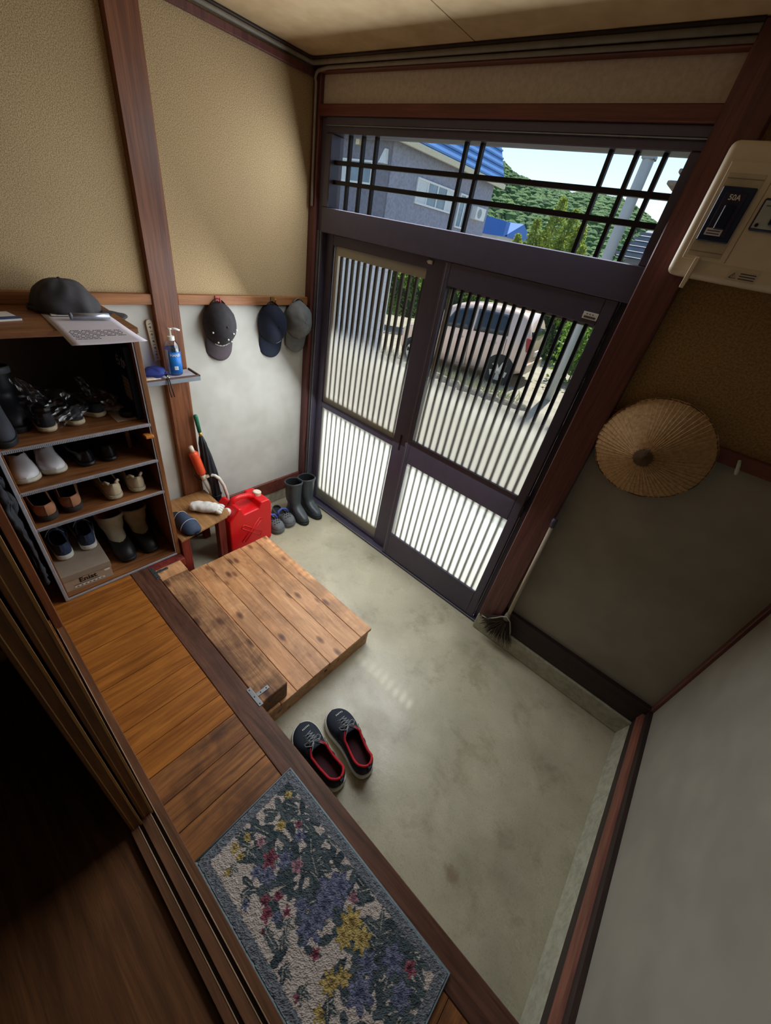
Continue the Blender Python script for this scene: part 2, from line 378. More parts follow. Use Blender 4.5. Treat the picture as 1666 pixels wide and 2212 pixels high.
# ceiling boards with an open joint, edge trims, cable mouldings
ce = S('ceiling', (-.12, -4.3, 2.452), (2.78, .12, 2.52), M('joint_dark', '#2a2018', .9))
S('ceiling_board', (-.1, -1.9, 2.44), (.886, .1, 2.4525), m_ceil, ce)
S('ceiling_board', (.891, -1.9, 2.44), (2.76, .1, 2.4525), m_ceil, ce)
S('trim_10', (0, -1.7, 2.378), (.022, -.02, 2.402), m_redwood, bev=.002)
for k, (z, r, mm) in enumerate(((2.42, .009, m_cable), (2.434, .006, m_cable_dk))):
    g = G(); ro = .026
    g.tube([(.012, -1.7, z)] + [(.012, -.09, z)] + [(.012 + ro - ro * math.cos(a), -.07 + ro * math.sin(a) + .0, z) for a in np.linspace(0, PI / 2, 6)] + [(.1, -.043, z), (1.74, -.046, z)], r, 8)
    st(build(g, 'trim_%d' % (11 + k), mm, smooth=True))
g = G(); g.tube([(.035, -.03, 1.9), (.035, -.034, 2.36)] + [(.06 - .025 * math.cos(a), -.04, 2.37 + .026 * math.sin(a)) for a in np.linspace(0, PI / 2, 6)] + [(.12, -.042, 2.402), (1.74, -.042, 2.402)], .0065, 8)
st(build(g, 'trim_13', m_cable, smooth=True))

# raised wooden floor
fu = st(thing('floor_raised', loc=(.4, -1.54, .245)))
xs = [-.02] + [.609 + .1033 * k for k in range(-5, 20)] + [2.61]
for k in range(len(xs) - 1):
    worn = xs[k] > 1.3
    build(G().box((xs[k] + .0008, -1.72, .225), (xs[k + 1] - .0008, -1.386, .245 - .0006 * (k % 2))), 'plank', m_floorw2 if worn else m_floorw, fu, bev=.001, seg=1)
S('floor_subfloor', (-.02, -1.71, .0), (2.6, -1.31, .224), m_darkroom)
S('trim_14', (.372, -1.386, .135), (2.604, -1.292, .245), m_kamachi, bev=.004)
S('trim_15', (.372, -1.32, .0), (2.604, -1.304, .135), m_darkbeam)
S('trim_16', (.352, -1.30, .19), (.425, -1.13, .243), m_redpaint, bev=.003)
# partition to the inner room, door track on the floor
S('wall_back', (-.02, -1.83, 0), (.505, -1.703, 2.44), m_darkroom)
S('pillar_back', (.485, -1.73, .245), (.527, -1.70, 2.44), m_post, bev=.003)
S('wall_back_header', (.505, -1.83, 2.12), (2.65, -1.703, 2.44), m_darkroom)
tr = st(thing('door_track', loc=(1.7, -1.75, .245)))
for a, b, z, mm in ((-1.7225, -1.700, .262, m_sill), (-1.7255, -1.7225, .264, m_sill_l), (-1.7345, -1.7255, .251, m_darkbeam), (-1.7375, -1.7345, .263, m_sill_l),
                    (-1.763, -1.7375, .262, m_sill), (-1.772, -1.763, .251, m_darkbeam), (-1.775, -1.772, .263, m_sill_l), (-1.795, -1.775, .262, m_sill)):
    build(G().box((.515, a, .225), (2.64, b, z)), 'strip', mm, tr, bev=.0008, seg=1)
def leaf(n, x1, y0, y1):
    d = st(thing('door_%d' % n, loc=(x1, (y0 + y1) / 2, .252)))
    bx('stile', (x1 - .045, y0, .252), (x1, y1, 2.1), m_leaf, d, bev=.003, seg=2)
    bx('stile_edge', (x1 - .001, y1 - .005, .252), (x1 + .0015, y1 + .0008, 2.1), m_leaf_l, d, bev=.0005)
    bx('stile_edge', (x1 - .001, y0 + .007, .252), (x1 + .0012, y0 + .009, 2.1), m_leaf_l, d, bev=.0005)
    bx('rail', (.535, y0 + .003, .252), (x1 - .045, y1 - .003, .34), m_leaf, d)
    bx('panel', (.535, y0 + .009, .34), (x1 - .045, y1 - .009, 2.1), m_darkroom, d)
leaf(3, 1.432, -1.7585, -1.729); leaf(4, 1.440, -1.793, -1.763)
# inner room
S('floor_inner', (-1.2, -4.3, .1), (2.66, -1.795, .243), m_backfloor)
S('wall_inner_left', (-1.3, -4.3, .1), (-1.2, -1.8, 2.5), m_darkroom)
S('wall_inner_back', (-1.3, -4.4, .1), (2.78, -4.3, 2.5), m_darkroom)
S('wall_inner_side', (-1.3, -1.83, .1), (-.1, -1.79, 2.5), m_darkroom)
S('ceiling_inner', (-1.3, -4.4, 2.44), (-.1, -1.8, 2.52), m_darkroom)

# transom window
w1 = st(thing('window_1', loc=(.92, .03, 1.8)))
for a, b in (((.098, -.012, 1.9065), (.139, .075, 2.194)), ((1.705, -.012, 1.9065), (1.74, .075, 2.194)), ((.098, -.006, 2.194), (1.74, .075, 2.222)), ((.098, -.016, 2.222), (1.74, .075, 2.252)),
             ((.098, -.012, 1.795), (1.74, .075, 1.9065))):
    bx('frame', a, b, m_alu, w1, bev=.003)
bx('frame_line', (.1, -.0165, 2.2195), (1.74, -.006, 2.2225), m_chan, w1, bev=.0006)
for a in (.232, .319, .405, .897, .971, 1.466, 1.549, 1.634): bx('muntin', (a - .007, .02, 1.9065), (a + .007, .04, 2.194), m_alu_dk, w1, bev=.001)
for z in (2.092, 2.015): bx('muntin', (.139, .017, z - .0085), (1.705, .037, z + .0085), m_alu_dk, w1, bev=.001)
bx('pane', (.137, .046, 1.9), (1.707, .05, 2.2), m_glass_clear, w1, bev=0)
# jamb channels at the left, jamb at the right, threshold
j = st(thing('trim_17', loc=(.077, .03, 0)))
bx('jamb', (.054, 0., 0), (.1, .09, 2.252), m_alu, j, bev=.002)
for a in (.062, .071, .090): bx('channel', (a, -.005, .02), (a + .0035, .002, 1.8), m_chan, j, bev=.0005)
bx('jamb', (1.70, .02, 0), (1.738, .09, 1.8), m_alu, j, bev=.002)
bx('threshold', (.054, -.016, -.02), (1.738, .1, .014), m_alu, j, bev=.002)
bx('track_line', (.06, -.017, .0135), (1.738, -.013, .0165), m_chan, j, bev=.0005)

# right sliding leaf
d1 = st(thing('door_1', loc=(1.32, .01, .016)))
for nm, a, b in (('stile', (.94, -.008, .016), (.974, .024, 1.795)), ('stile', (1.656, -.008, .016), (1.70, .024, 1.795)), ('top_rail', (.974, -.008, 1.703), (1.656, .024, 1.795)),
                 ('mid_rail', (.974, -.008, .765), (1.656, .024, .917)), ('bottom_rail', (.974, -.008, .016), (1.656, .024, .211))):
    bx(nm, a, b, m_alu, d1, bev=.0025)
bx('stile_groove', (.951, -.010, .03), (.9535, -.007, 1.79), m_chan, d1, bev=.0004)
for z0, z1, mm in ((.917, 1.703, m_glass_fade), (.211, .765, m_glass_frost)):
    bx('pane', (.972, .004, z0 - .004), (1.658, .007, z1 + .004), mm, d1, bev=0)
    for k in range(15):
        x = 1.007 + .0439 * k; bx('slat', (x - .007, .0085, z0 - .01), (x + .007, .022, z1 + .01), m_alu_dk, d1, bev=.001)
    bx('outer_bead', (.974, .024, z0), (.99, .04, z1), m_alu_lt, d1)
    bx('outer_bead', (.974, .024, z1 - .012), (1.656, .04, z1), m_alu_lt, d1)
bx('lock', (1.695, -.014, .82), (1.711, -.007, .95), M('lock_dark', '#2c2a30', .4, .6), d1, bev=.003, seg=2)
bx('lock_lever', (1.699, -.02, .885), (1.707, -.012, .925), M('lock_lever_dark', '#1b1a1e', .4, .6), d1, bev=.002)
bx('maker_sticker', (1.60, -.0095, 1.718), (1.655, -.0078, 1.742), m_white, d1, bev=.0003)
for k in range(3): bx('sticker_mark', (1.612 + .011 * k, -.0101, 1.7335), (1.616 + .011 * k, -.0094, 1.737), m_ink, d1, bev=0)
bx('sticker_mark', (1.606, -.0101, 1.722), (1.649, -.0094, 1.7285), m_ink, d1, bev=0)
# left fixed leaf, light outer frame seen through its glass
d2 = st(thing('door_2', loc=(.52, .05, .016)))
for nm, a, b in (('stile', (.1, .032, .016), (.156, .05, 1.795)), ('stile', (.822, .026, .016), (.938, .05, 1.795)), ('top_rail', (.156, .032, 1.746), (.822, .05, 1.795)),
                 ('mid_rail', (.156, .032, .798), (.822, .05, .838)), ('bottom_rail', (.156, .032, .016), (.822, .05, .038))):
    bx(nm, a, b, m_alu, d2, bev=.0025)
for z0, z1, t0, b0, mm in ((.838, 1.746, .045, .055, m_glass_fade), (.038, .798, .016, .1, m_glass_frost)):
    bx('pane', (.154, .042, z0 - .004), (.824, .045, z1 + .004), mm, d2, bev=0)
    bx('outer_frame', (.15, .053, z0 - .02), (.182, .075, z1 + .02), m_alu_lt, d2)
    bx('outer_frame', (.15, .0532, z1 - t0), (.85, .075, z1 + .02), m_alu_lt, d2)
    bx('outer_frame', (.15, .0532, z0 - .02), (.85, .075, z0 + b0), m_alu_lt, d2)
    for k in range(14):
        x = .214 + .0452 * k; bx('slat', (x - .0075, .0465, z0 + b0), (x + .0075, .060, z1 - t0), m_alu_br, d2, bev=.001)
bx('latch', (.826, .018, 1.768), (.852, .026, 1.785), m_white, d2, bev=.002)
bx('latch', (.82, .019, 1.772), (.826, .026, 1.781), m_cream, d2, bev=.001)
bx('finger_pull', (.872, .022, .80), (.884, .0265, .90), M('lock_dark', '#2c2a30'), d2, bev=.003)

# ================================================================== INTERIOR THINGS
# ---- wooden step platform
sp = thing('wooden_step', 'low pine step platform of knotted boards beside the dark step edge', 'step', (.9, -.95, 0))
ys = [-.614, -.698, -.804, -.916, -1.021, -1.115, -1.2, -1.288]
for k in range(7):
    build(G().box((.424 + .002 * (k % 2), ys[k + 1] + .0008, .111), (1.381 + .0015 * (k % 3), ys[k] - .0008, .131 - .0005 * (k % 2))), 'plank', m_stepw, sp, bev=.0015, seg=1)
for nm, a, b in (('skirt', (.43, -.64, .0), (1.372, -.622, .111)), ('skirt', (1.352, -1.286, .0), (1.372, -.64, .111)), ('skirt', (.43, -1.286, .0), (.45, -.64, .111))):
    bx(nm, a, b, m_stepw, sp)
bx('knot_hole', (1.3715, -.935, .06), (1.3735, -.92, .075), m_black, sp, bev=.0004)
# ---- weathered beam lying on the step against the floor edge, two tee brackets
bb = thing('wooden_beam', 'weathered wooden beam with dark stains lying on the pine step', 'beam', (.9, -1.22, .132))
bx('beam', (.512, -1.290, .132), (1.37, -1.159, .244), m_beamw, bb, bev=.003)
bx('end_block', (.424, -1.290, .132), (.5105, -1.157, .2445), m_stepw, bb, bev=.003)
def tee(cx_, s, label):
    t = thing('tee_bracket', label, 'bracket', (cx_, -1.29, .245), group='steel tee brackets')
    g = G().box((cx_ - .047, -1.303, .2452), (cx_ + .047, -1.284, .2475)).box((cx_ - .0085, -1.284, .2452), (cx_ + .0085, -1.228, .2473))
    build(g, 'plate', m_steel, t, bev=.001)
    for a, b in ((-.037, -1.2935), (0, -1.2935), (.037, -1.2935), (0, -1.265), (0, -1.238)):
        build(G().lathe([(.0035, 0), (.0032, .0012), (.0012, .0018)], 10, (cx_ + a, b, .2474)), 'screw', M('screw_steel', '#55585c', .4, .9), t)
tee(1.331, 1, 'steel tee bracket on the beam end nearest the running shoes')
tee(.443, 1, 'steel tee bracket on the beam end nearest the shoe shelf')

# ---- shoe shelf
SX = .376; Y0 = -1.652; Y1 = -1.128
sh = thing('shoe_shelf', 'open wooden shoe shelf with five tiers of footwear against the wall', 'shelf', (.19, -1.39, .245))
bx('side_panel', (.004, Y1 - .020, .245), (SX, Y1, 1.392), m_shelfside, sh, bev=.001)
bx('side_panel', (.004, Y0, .245), (SX - .002, Y0 + .018, 1.392), m_shelfside, sh, bev=.001)
bx('top_board', (.004, Y0 - .02, 1.392), (SX + .004, Y1 + .004, 1.412), m_shelfw, sh, bev=.0015)
bx('back_panel', (.002, Y0, .245), (.008, Y1, 1.392), M('shelf_back_dark', '#3a2a20', .8), sh, bev=0)
bx('shelf_board', (.008, Y0 + .018, .245), (SX - .004, Y1 - .020, .265), m_shelfw, sh, bev=.001)
for z in (.672, .846, 1.025):
    bx('shelf_board', (.008, Y0 + .018, z - .014), (SX - .006, Y1 - .020, z), m_shelfw, sh, bev=.001)
    g = G().box((SX - .006, Y0 + .01, z - .013), (SX + .001, Y1 - .02, z - .001))
    n = 90
    for k in range(n):
        y = Y0 + .018 + (Y1 - .02 - Y0 - .018) * (k + .5) / n; g.box((SX + .001, y - .0016, z - .012), (SX + .0028, y + .0016, z - .002))
    build(g, 'edge_strip', m_trimgrey, sh)
bx('edge_strip', (SX - .004, Y0 - .001, .247), (SX + .003, Y0 + .012, 1.392), m_trimgrey, sh, bev=.0015)
bx('edge_strip', (SX - .004, Y0 + .01, .246), (SX + .002, Y1 - .02, .256), m_trimgrey, sh, bev=.001)
bx('edge_strip', (SX - .006, Y1 - .026, .26), (SX - .003, Y1 - .019, 1.39), m_trimgrey, sh, bev=.0005)
build(G().box((SX - .02, Y1 - .055, .962), (SX + .018, Y1 - .02, .976)), 'peg', M('orange_wood', '#b9742e', .5), sh, bev=.005, seg=2)

# ---- shoes
m_sole_w = M('white_rubber', '#d9d7cf', .6, 0, .06)
def shoe(name, label, loc, rz, L=.27, W=.098, H=.085, toe=.058, sole=.028, uop=.56, cols=None, laces=None, group=None, tab=False, side=1, extra=None, op0=.03, opw=.34, rot=None, spring=.008, inm=None, rimm=None):
    """a shoe, heel at the local origin, toe towards local +x"""
    m_up, m_ln, m_so = cols
    t = thing(name, label, 'shoe', loc, rz, group, rot=rot)
    out = [(0, 0), (.015, .16), (.05, .27), (.12, .34), (.3, .36), (.45, .38), (.62, .46), (.75, .5), (.86, .46), (.94, .34), (.98, .2), (1, 0)]
    def wb(u): return max(0., smooth_arr(out, u)) * W
    def cy(u): return side * W * .07 * math.sin(PI * min(1, max(0, (u - .2) / .8))) 
    us = [0, .004, .012, .03, .06, .1, .16, .22, .29, .36, .43, .49, .54, .58, .62, .67, .73, .79, .85, .9, .94, .97, .985, .996, 1]
    def lift(u): return spring * max(0, (u - .72) / .28) ** 2
    def ridge(u):
        return smooth_arr([(0, H), (.08, H * .97), (.2, H * .80), (.35, H * .76), (uop, H * .96), (uop + .12, max(toe * 1.15, H * .82)), (.86, toe), (.95, toe * .84), (1, sole + .3 * (toe - sole))], u)
    uc = (op0 + uop) / 2; ru = (uop - op0) / 2
    g = G(); K = 8; rows = []
    for u in us:
        q = 1 - ((u - uc) / ru) ** 2; wr = min(opw * W * math.sqrt(q), wb(u) * .86) if q > 0 else 0.
        for sgn in (-1, 1):
            row = []
            for k in range(K):
                s = k / (K - 1); b0 = wb(u); zb = sole * .9 + lift(u)
                h = ridge(u) + lift(u) * .5
                if q <= 0:      # dome
                    a = s * PI / 2; y = b0 * math.cos(a) ** .8; z = zb + (h - zb) * math.sin(a) ** .9
                else:
                    bul = math.sin(PI * s) * W * .035
                    y = b0 + (wr - b0) * s ** 1.5 + bul; z = zb + (h - zb) * (1 - (1 - s) ** 1.25)
                row.append((u * L - (.012 * s if u < .02 else 0) * 0, cy(u) + sgn * y, z))
            rows.append((sgn, row))
    for sgn in (-1, 1):
        rr = [r for s_, r in rows if s_ == sgn]
        g.loft(rr, False, False, False)
    up = build(g, 'upper', [m_up, m_ln], t, smooth=True, merge=True, world=False, solid=.004, sub=1, out=(L * .55, 0, sole))
    g = G(); rings = []
    for z, f in ((0, .96), (.006, 1.03), (sole * .55, 1.05), (sole, 1.02)):
        ring = []
        for sgn in (1, -1):
            seq = us if sgn == 1 else us[::-1][1:-1]
            for u in seq: ring.append((L * (.5 + (u - .5) * (f * .985 + .012)), cy(u) + sgn * (wb(u) * f + .001), z + (lift(u) if True else 0)))
        rings.append(ring)
    g.loft(rings); build(g, 'sole', m_so, t, smooth=True, world=False, bev=.002)
    g = G(); g.add([(u * L, cy(u) + s_ * wb(u) * .86, sole + .003 + lift(u)) for s_ in (1, -1) for u in (us if s_ == 1 else us[::-1])][:-1], [tuple(range(2 * len(us) - 1))])
    build(g, 'insole', inm or m_ln, t, world=False, fixn=False)
    if laces is not None:
        g = G(); u0 = uop + .0; 
        for k in range(5):
            ua = u0 - .02 + .045 * k; ub = ua + .045; wd = (.23 - .012 * k) * W
            za = ridge(ua) + .004; zb = ridge(ub) + .004
            g.tube([(ua * L, cy(ua) - wd, za - .008), (ua * L + .004, cy(ua), za), (ub * L, cy(ub) + wd, zb - .008)], .0022, 6)
            g.tube([(ua * L, cy(ua) + wd, za - .008), (ua * L + .006, cy(ua), za + .002), (ub * L, cy(ub) - wd, zb - .008)], .0022, 6)
        ub = u0 + .02; zt = ridge(ub) + .010
        for sg in (-1, 1):
            g.tube([(ub * L, cy(ub) + .002 * sg, zt), (ub * L - .012, cy(ub) + sg * .018, zt + .006), (ub * L + .004, cy(ub) + sg * .036, zt - .004), (ub * L + .018, cy(ub) + sg * .034, zt - .014), (ub * L + .014, cy(ub) + sg * .014, zt - .002), (ub * L, cy(ub), zt)], .0021, 6)
            g.tube([(ub * L, cy(ub), zt), (ub * L - .02, cy(ub) + sg * .02, zt - .002), (ub * L - .034, cy(ub) + sg * .036, zt - .02)], .002, 6)
        build(g, 'lace', laces, t, smooth=True, world=False)
        g = G()
        g.grid(lambda a, b: ((uop - .06 + .26 * a) * L, cy(uop) + (b - .5) * .34 * W, ridge(uop - .06 + .26 * a) + .004 * math.sin(PI * b) - .003 + (.012 * (1 - a) ** 3)), 8, 6)
        build(g, 'tongue', m_up, t, smooth=True, world=False, solid=.004)
    if rimm is not None:
        th_ = [2 * PI * k / 40 for k in range(41)]; g = G(); rp = []
        for a in th_:
            u = uc - ru * math.cos(a); q = max(0, 1 - ((u - uc) / ru) ** 2); wr = min(opw * W * math.sqrt(q), wb(u) * .86); sg = 1 if math.sin(a) >= 0 else -1
            rp.append((u * L + .002, cy(u) + sg * wr * .93, ridge(u) - .001))
        g.tube(rp, .0055, 8); build(g, 'collar_lining', rimm, t, smooth=True, world=False)
    if tab:
        g = G().box((-.004, -.009, H * .62), (.004, .009, H * 1.04)); build(g, 'heel_tab', m_up, t, world=False, bev=.002)
    if extra: extra(t, L, W, H, wb, cy, ridge, sole)
    return t
m_navy = M('navy_mesh_fabric', '#1d2430', .8, 0, .2, 60, .3, 400)
m_red = M('red_lining', '#b01626', .8, 0, .15, 40)
m_lace = M('grey_lace', '#7f8489', .8)
m_dk = M('dark_lining', '#17181c', .9)
ang = lambda a, b: math.atan2(b[1] - a[1], b[0] - a[0])
def toe_marks(t, L, W, H, wb, cy, ridge, sole):
    g = G()
    for k in range(6):
        u = .875 + .004 * math.sin(k); y = cy(u) + (-.2 + .05 * k) * W
        g.box((u * L - .003, y - .0012, ridge(u) - .001), (u * L + .003, y + .0012, ridge(u) + .003))
    build(g, 'toe_print', m_white, t, world=False)
    for s_ in (-1, 1):
        g = G(); g.tube([(u * L, cy(u) + s_ * wb(u) * 1.0, sole + .012 + .02 * abs(math.sin(u * 22))) for u in np.linspace(.25, .6, 16)], .0014, 5)
        build(g, 'overlay_strip', M('overlay_dark', '#11151d', .7), t, world=False)
shoe('running_shoe', 'navy running shoe with red lining, touching the dark step edge', (1.772, -1.198, 0), ang((1.772, -1.198), (1.478, -1.168)), .30, .124, .095, .064, .036, .59, (m_navy, m_red, m_sole_w), m_lace, 'running shoes on the concrete floor', True, 1, toe_marks, .03, .41, inm=M('maroon_insole', '#3a1a22', .9), rimm=m_red)
shoe('running_shoe', 'navy running shoe with red lining, farther from the step edge', (1.822, -1.088, 0), ang((1.822, -1.088), (1.532, -1.026)), .30, .124, .095, .064, .036, .59, (m_navy, m_red, m_sole_w), m_lace, 'running shoes on the concrete floor', True, -1, toe_marks, .03, .41, inm=M('maroon_insole', '#3a1a22', .9), rimm=m_red)
# white slip-ons, toes to the front
m_wl = M('white_leather', '#d4d2d6', .45, 0, .04); m_ws = M('pale_sole', '#b9b4a2', .7)
def vamp(t, L, W, H, wb, cy, ridge, sole):
    g = G()
    for s_ in (-1, 1): g.tube([(u * L, cy(u) + s_ * (wb(u) * (.42 + .5 * (1 - (u - .55) / .4))), ridge(u) * (.97 - .35 * (1 - (u - .55) / .4))) for u in np.linspace(.56, .9, 7)], .0018, 6)
    build(g, 'seam', m_wl, t, smooth=True, world=False)
shoe('slip_on_shoe', 'white leather slip-on shoe at the shelf end nearest the sliding doors', (.075, -1.588, .846), -.04, .26, .088, .075, .055, .022, .5, (m_wl, m_dk, m_ws), None, 'white slip-on shoes', False, 1, vamp)
shoe('slip_on_shoe', 'white leather slip-on shoe beside the black leather shoes', (.055, -1.488, .846), -.05, .26, .088, .075, .055, .022, .5, (m_wl, m_dk, m_ws), None, 'white slip-on shoes', False, -1, vamp)
m_bl = M('black_leather', '#0d0d10', .22, 0, .05)
shoe('leather_shoe', 'black leather shoe between a white slip-on and its mate', (.30, -1.385, .846), PI + .1, .26, .086, .075, .05, .02, .55, (m_bl, m_dk, M('black_sole', '#0c0c0d', .5)), None, 'black leather shoes')
shoe('leather_shoe', 'black leather shoe nearest the side panel of the shelf', (.30, -1.302, .846), PI + .06, .26, .086, .078, .05, .02, .55, (m_bl, m_dk, M('black_sole', '#0c0c0d', .5)), None, 'black leather shoes')
m_br = M('brown_suede', '#9a6a4c', .85, 0, .15, 40); m_bs = M('dark_sole', '#2b2522', .8)
def heel_seam(t, L, W, H, wb, cy, ridge, sole):
    g = G(); g.tube([(-.0015, 0, sole), (-.003, 0, H * .6), (.0, 0, H)], .0016, 5); build(g, 'seam', m_br, t, world=False)
shoe('suede_shoe', 'brown suede shoe at the shelf end nearest the sliding doors', (.348, -1.585, .672), PI - .05, .27, .1, .078, .055, .03, .58, (m_br, m_dk, m_bs), None, 'brown suede shoes', False, 1, heel_seam, .04, .4)
shoe('suede_shoe', 'brown suede shoe with a beige shoe beyond it', (.338, -1.495, .672), PI - .05, .27, .1, .078, .055, .03, .58, (m_br, m_dk, m_bs), None, 'brown suede shoes', False, -1, heel_seam, .04, .4)
m_be = M('beige_canvas', '#b7a68a', .85, 0, .08, 50); m_bes = M('beige_sole', '#a59880', .7)
def collar(t, L, W, H, wb, cy, ridge, sole):
    g = G()
    for s_ in (-1, 1): g.tube([(u * L, cy(u) + s_ * min(wb(u) * .9, W * .33), H * (1.0 + .12 * math.sin(u * 30))) for u in (.012, .03, .06, .1, .14)], .006, 8)
    build(g, 'collar', m_be, t, smooth=True, world=False)
shoe('canvas_shoe', 'beige canvas shoe next to the brown suede shoes', (.338, -1.338, .672), PI - .1, .265, .092, .084, .052, .024, .56, (m_be, m_dk, m_bes), None, 'beige canvas shoes', False, 1, collar)
shoe('canvas_shoe', 'beige canvas shoe nearest the side panel of the shelf', (.334, -1.236, .672), PI - .05, .265, .092, .084, .052, .024, .56, (m_be, m_dk, m_bes), None, 'beige canvas shoes', False, -1, collar)
m_nv2 = M('dull_navy_fabric', '#2d3a56', .8, 0, .15, 50); m_mar = M('maroon_lining', '#401c26', .9)
shoe('sneaker', 'dull navy sneaker on the cardboard shoe box, nearest the sliding doors', (.245, -1.578, .3665), PI - .08, .25, .092, .09, .06, .03, .58, (m_nv2, m_mar, m_sole_w), m_lace, 'navy sneakers on the shoe box', True, 1)
shoe('sneaker', 'dull navy sneaker on the cardboard shoe box, beside the winter boots', (.235, -1.478, .3665), PI - .08, .25, .092, .09, .06, .03, .58, (m_nv2, m_mar, m_sole_w), m_lace, 'navy sneakers on the shoe box', True, -1)

# ---- boots
def boot(name, label, loc, rz, H, L, mats, foot_h=.11, rsh=.055, W=.1, flare=1.1, group=None, cuff=None, wrinkles=0., cap=None, lean=0.):
    """heel at local x=0, toe to +x; mats = outer, lining, sole"""
    t = thing(name, label, 'boot', loc, rz, group)
    zs = [.012, .03, .05, .07, .085, .1, .115, .13, .15, .18] + list(np.linspace(.2, H, 8))
    k_ = foot_h / .11; rings = []
    for z in zs:
        zz = z / k_
        xf = smooth_arr([(0, L), (.03, L), (.055, L * .975), (.075, L * .86), (.095, L * .66), (.115, L * .55), (.14, L * .5), (.2, L * .49), (.6, L * .49)], min(zz, .6))
        xb = smooth_arr([(0, 0), (.03, -.003), (.06, .002), (.12, .012), (.2, .004), (.6, -.004)], min(zz, .6))
        if z > .14 * k_:
            c = (xf + xb) / 2; s = 1 + (flare - 1) * (z - .14 * k_) / max(.01, H - .14 * k_); xf = c + rsh * s; xb = c - rsh * s; hw = rsh * .92 * s
        else: hw = smooth_arr([(0, .47), (.04, .47), (.08, .43), (.12, .42), (.14, rsh * .92 / W)], min(zz, .14)) * W
        ring = []
        for k in range(24):
            a = 2 * PI * k / 24; ca, sa = math.cos(a), math.sin(a)
            f = 1.0 if ca > 0 else (.86 if zz < .1 else 1)
            x = (xf + xb) / 2 + (xf - xb) / 2 * math.copysign(abs(ca) ** .85, ca); y = hw * math.copysign(abs(sa) ** (.8 if zz < .1 else .95), sa) * f
            wv = wrinkles * n3(x * 25, y * 25, z * 40) if z < H * .95 else 0
            ring.append((x + wv + lean * max(0, z - .12), y + wv, z + (.01 * ca if z > H * .98 else 0)))
        rings.append(ring)
    g = G().loft(rings, True, False); build(g, 'shaft', [mats[0], mats[1]], t, smooth=True, world=False, solid=.004, sub=1, out=(L * .3, 0, .06))
    ring0 = rings[0]; c = L / 2
    g = G().loft([[(c + (x - c) * f, y * f, z) for x, y, _ in ring0] for z, f in ((0, .99), (.004, 1.05), (.02, 1.06), (.024, 1.02))]); build(g, 'sole', mats[2], t, smooth=True, world=False, bev=.002)
    if cuff:
        g = G().loft([[(p[0] + (p[0] - (rings[-1][0][0] + rings[-1][12][0]) / 2) * f, p[1] * (1 + f), p[2] + dz) for p in rings[-1]] for f, dz in ((.05, -.02), (.08, -.012), (.08, -.002), (.03, .004), (-.02, .002))], False, False)
        build(g, 'cuff', cuff, t, smooth=True, world=False)
    if cap:
        g = G().loft([[(L * .5 + (x - L * .5) * 1.035, y * 1.04, z) for x, y, z in r] for r in rings[:5]], False, False); build(g, 'toe_cap', cap, t, smooth=True, world=False, solid=.003)
    return t
m_rub = M('dark_rubber', '#3d454a', .35, 0, .12, 20); m_rubs = M('rubber_sole', '#15171a', .6)
boot('rubber_boot', 'black rubber boot standing beside the grey clogs', (.135, -.215, 0), -.08, .285, .245, (m_rub, m_dk, m_rubs), .1, .057, .1, 1.12, 'rubber boots by the door frame', m_rub)
boot('rubber_boot', 'black rubber boot standing in the corner by the door frame', (.14, -.105, 0), -.02, .285, .245, (m_rub, m_dk, m_rubs), .1, .057, .1, 1.12, 'rubber boots by the door frame', m_rub)
m_brub = M('black_boot_rubber', '#1b1c1e', .5); m_khaki = M('khaki_nylon', '#9d937a', .8, 0, .1, 30); m_rust = M('rust_fleece', '#8e3a20', .95, 0, .25, 70)
boot('winter_boot', 'khaki winter boot with rust lining beside the cardboard shoe box', (.06, -1.345, .265), -.02, .205, .25, (m_khaki, m_rust, m_rubs), .1, .056, .1, 1.12, 'khaki winter boots', m_khaki, .004, m_brub, .12)
boot('winter_boot', 'khaki winter boot with rust lining nearest the shelf side panel', (.06, -1.235, .265), -.02, .205, .25, (m_khaki, m_rust, m_rubs), .1, .056, .1, 1.12, 'khaki winter boots', m_khaki, .004, m_brub, .12)
boot('tall_boot', 'black tall boot standing at the back of the upper shelf tier', (.06, -1.555, 1.025), 0, .2, .2, (M('matt_black_leather', '#131417', .5), m_dk, m_rubs), .1, .054, .1, 1.1, 'black boots on the upper tier', M('grey_cuff', '#4b4c52', .6))
boot('tall_boot', 'black tall boot lying at the shelf edge above the white slip-ons', (.14, -1.61, 1.025), 0, .125, .22, (M('grey_felt', '#3a3d44', .9), m_dk, m_rubs), .1, .05, .09, 1.05, 'black boots on the upper tier')

# ---- clogs by the can
m_clog = M('grey_clog_foam', '#63676a', .65, 0, .08); m_blue = M('blue_clog_strap', '#4a5fb0', .6); m_cln = M('clog_inside', '#34383c', .7)
def clog(label, loc, rz):
    def ex(t, L, W, H, wb, cy, ridge, sole):
        for k in range(11):
            u = .66 + .075 * (k // 4); y = (-.26 + .17 * (k % 4) + (.08 if k // 4 == 1 else 0)) * W
            z = sole + (ridge(u) - sole) * math.sqrt(max(0, 1 - (y / (wb(u) + 1e-6)) ** 2)) ** .9
            build(G().lathe([(.0042, 0), (.0042, .004)], 8, (u * L, cy(u) + y, z - .0005)), 'vent_hole', m_black, t, world=False)
        g = G(); g.tube([(.5 * L, -.44 * W, .05), (.5 * L - .012, -.3 * W, .078), (.5 * L - .016, 0, .088), (.5 * L - .012, .3 * W, .078), (.5 * L, .44 * W, .05)], .009, 8)
        build(g, 'strap', m_blue, t, smooth=True, world=False)
    return shoe('clog', label, loc, rz, .24, .1, .055, .068, .028, .52, (m_clog, m_cln, m_clog), None, 'grey clogs with blue straps', False, 1, ex, .01, .42)
clog('grey clog with a blue strap beside the rubber boot', (.098, -.315, 0), -.1)
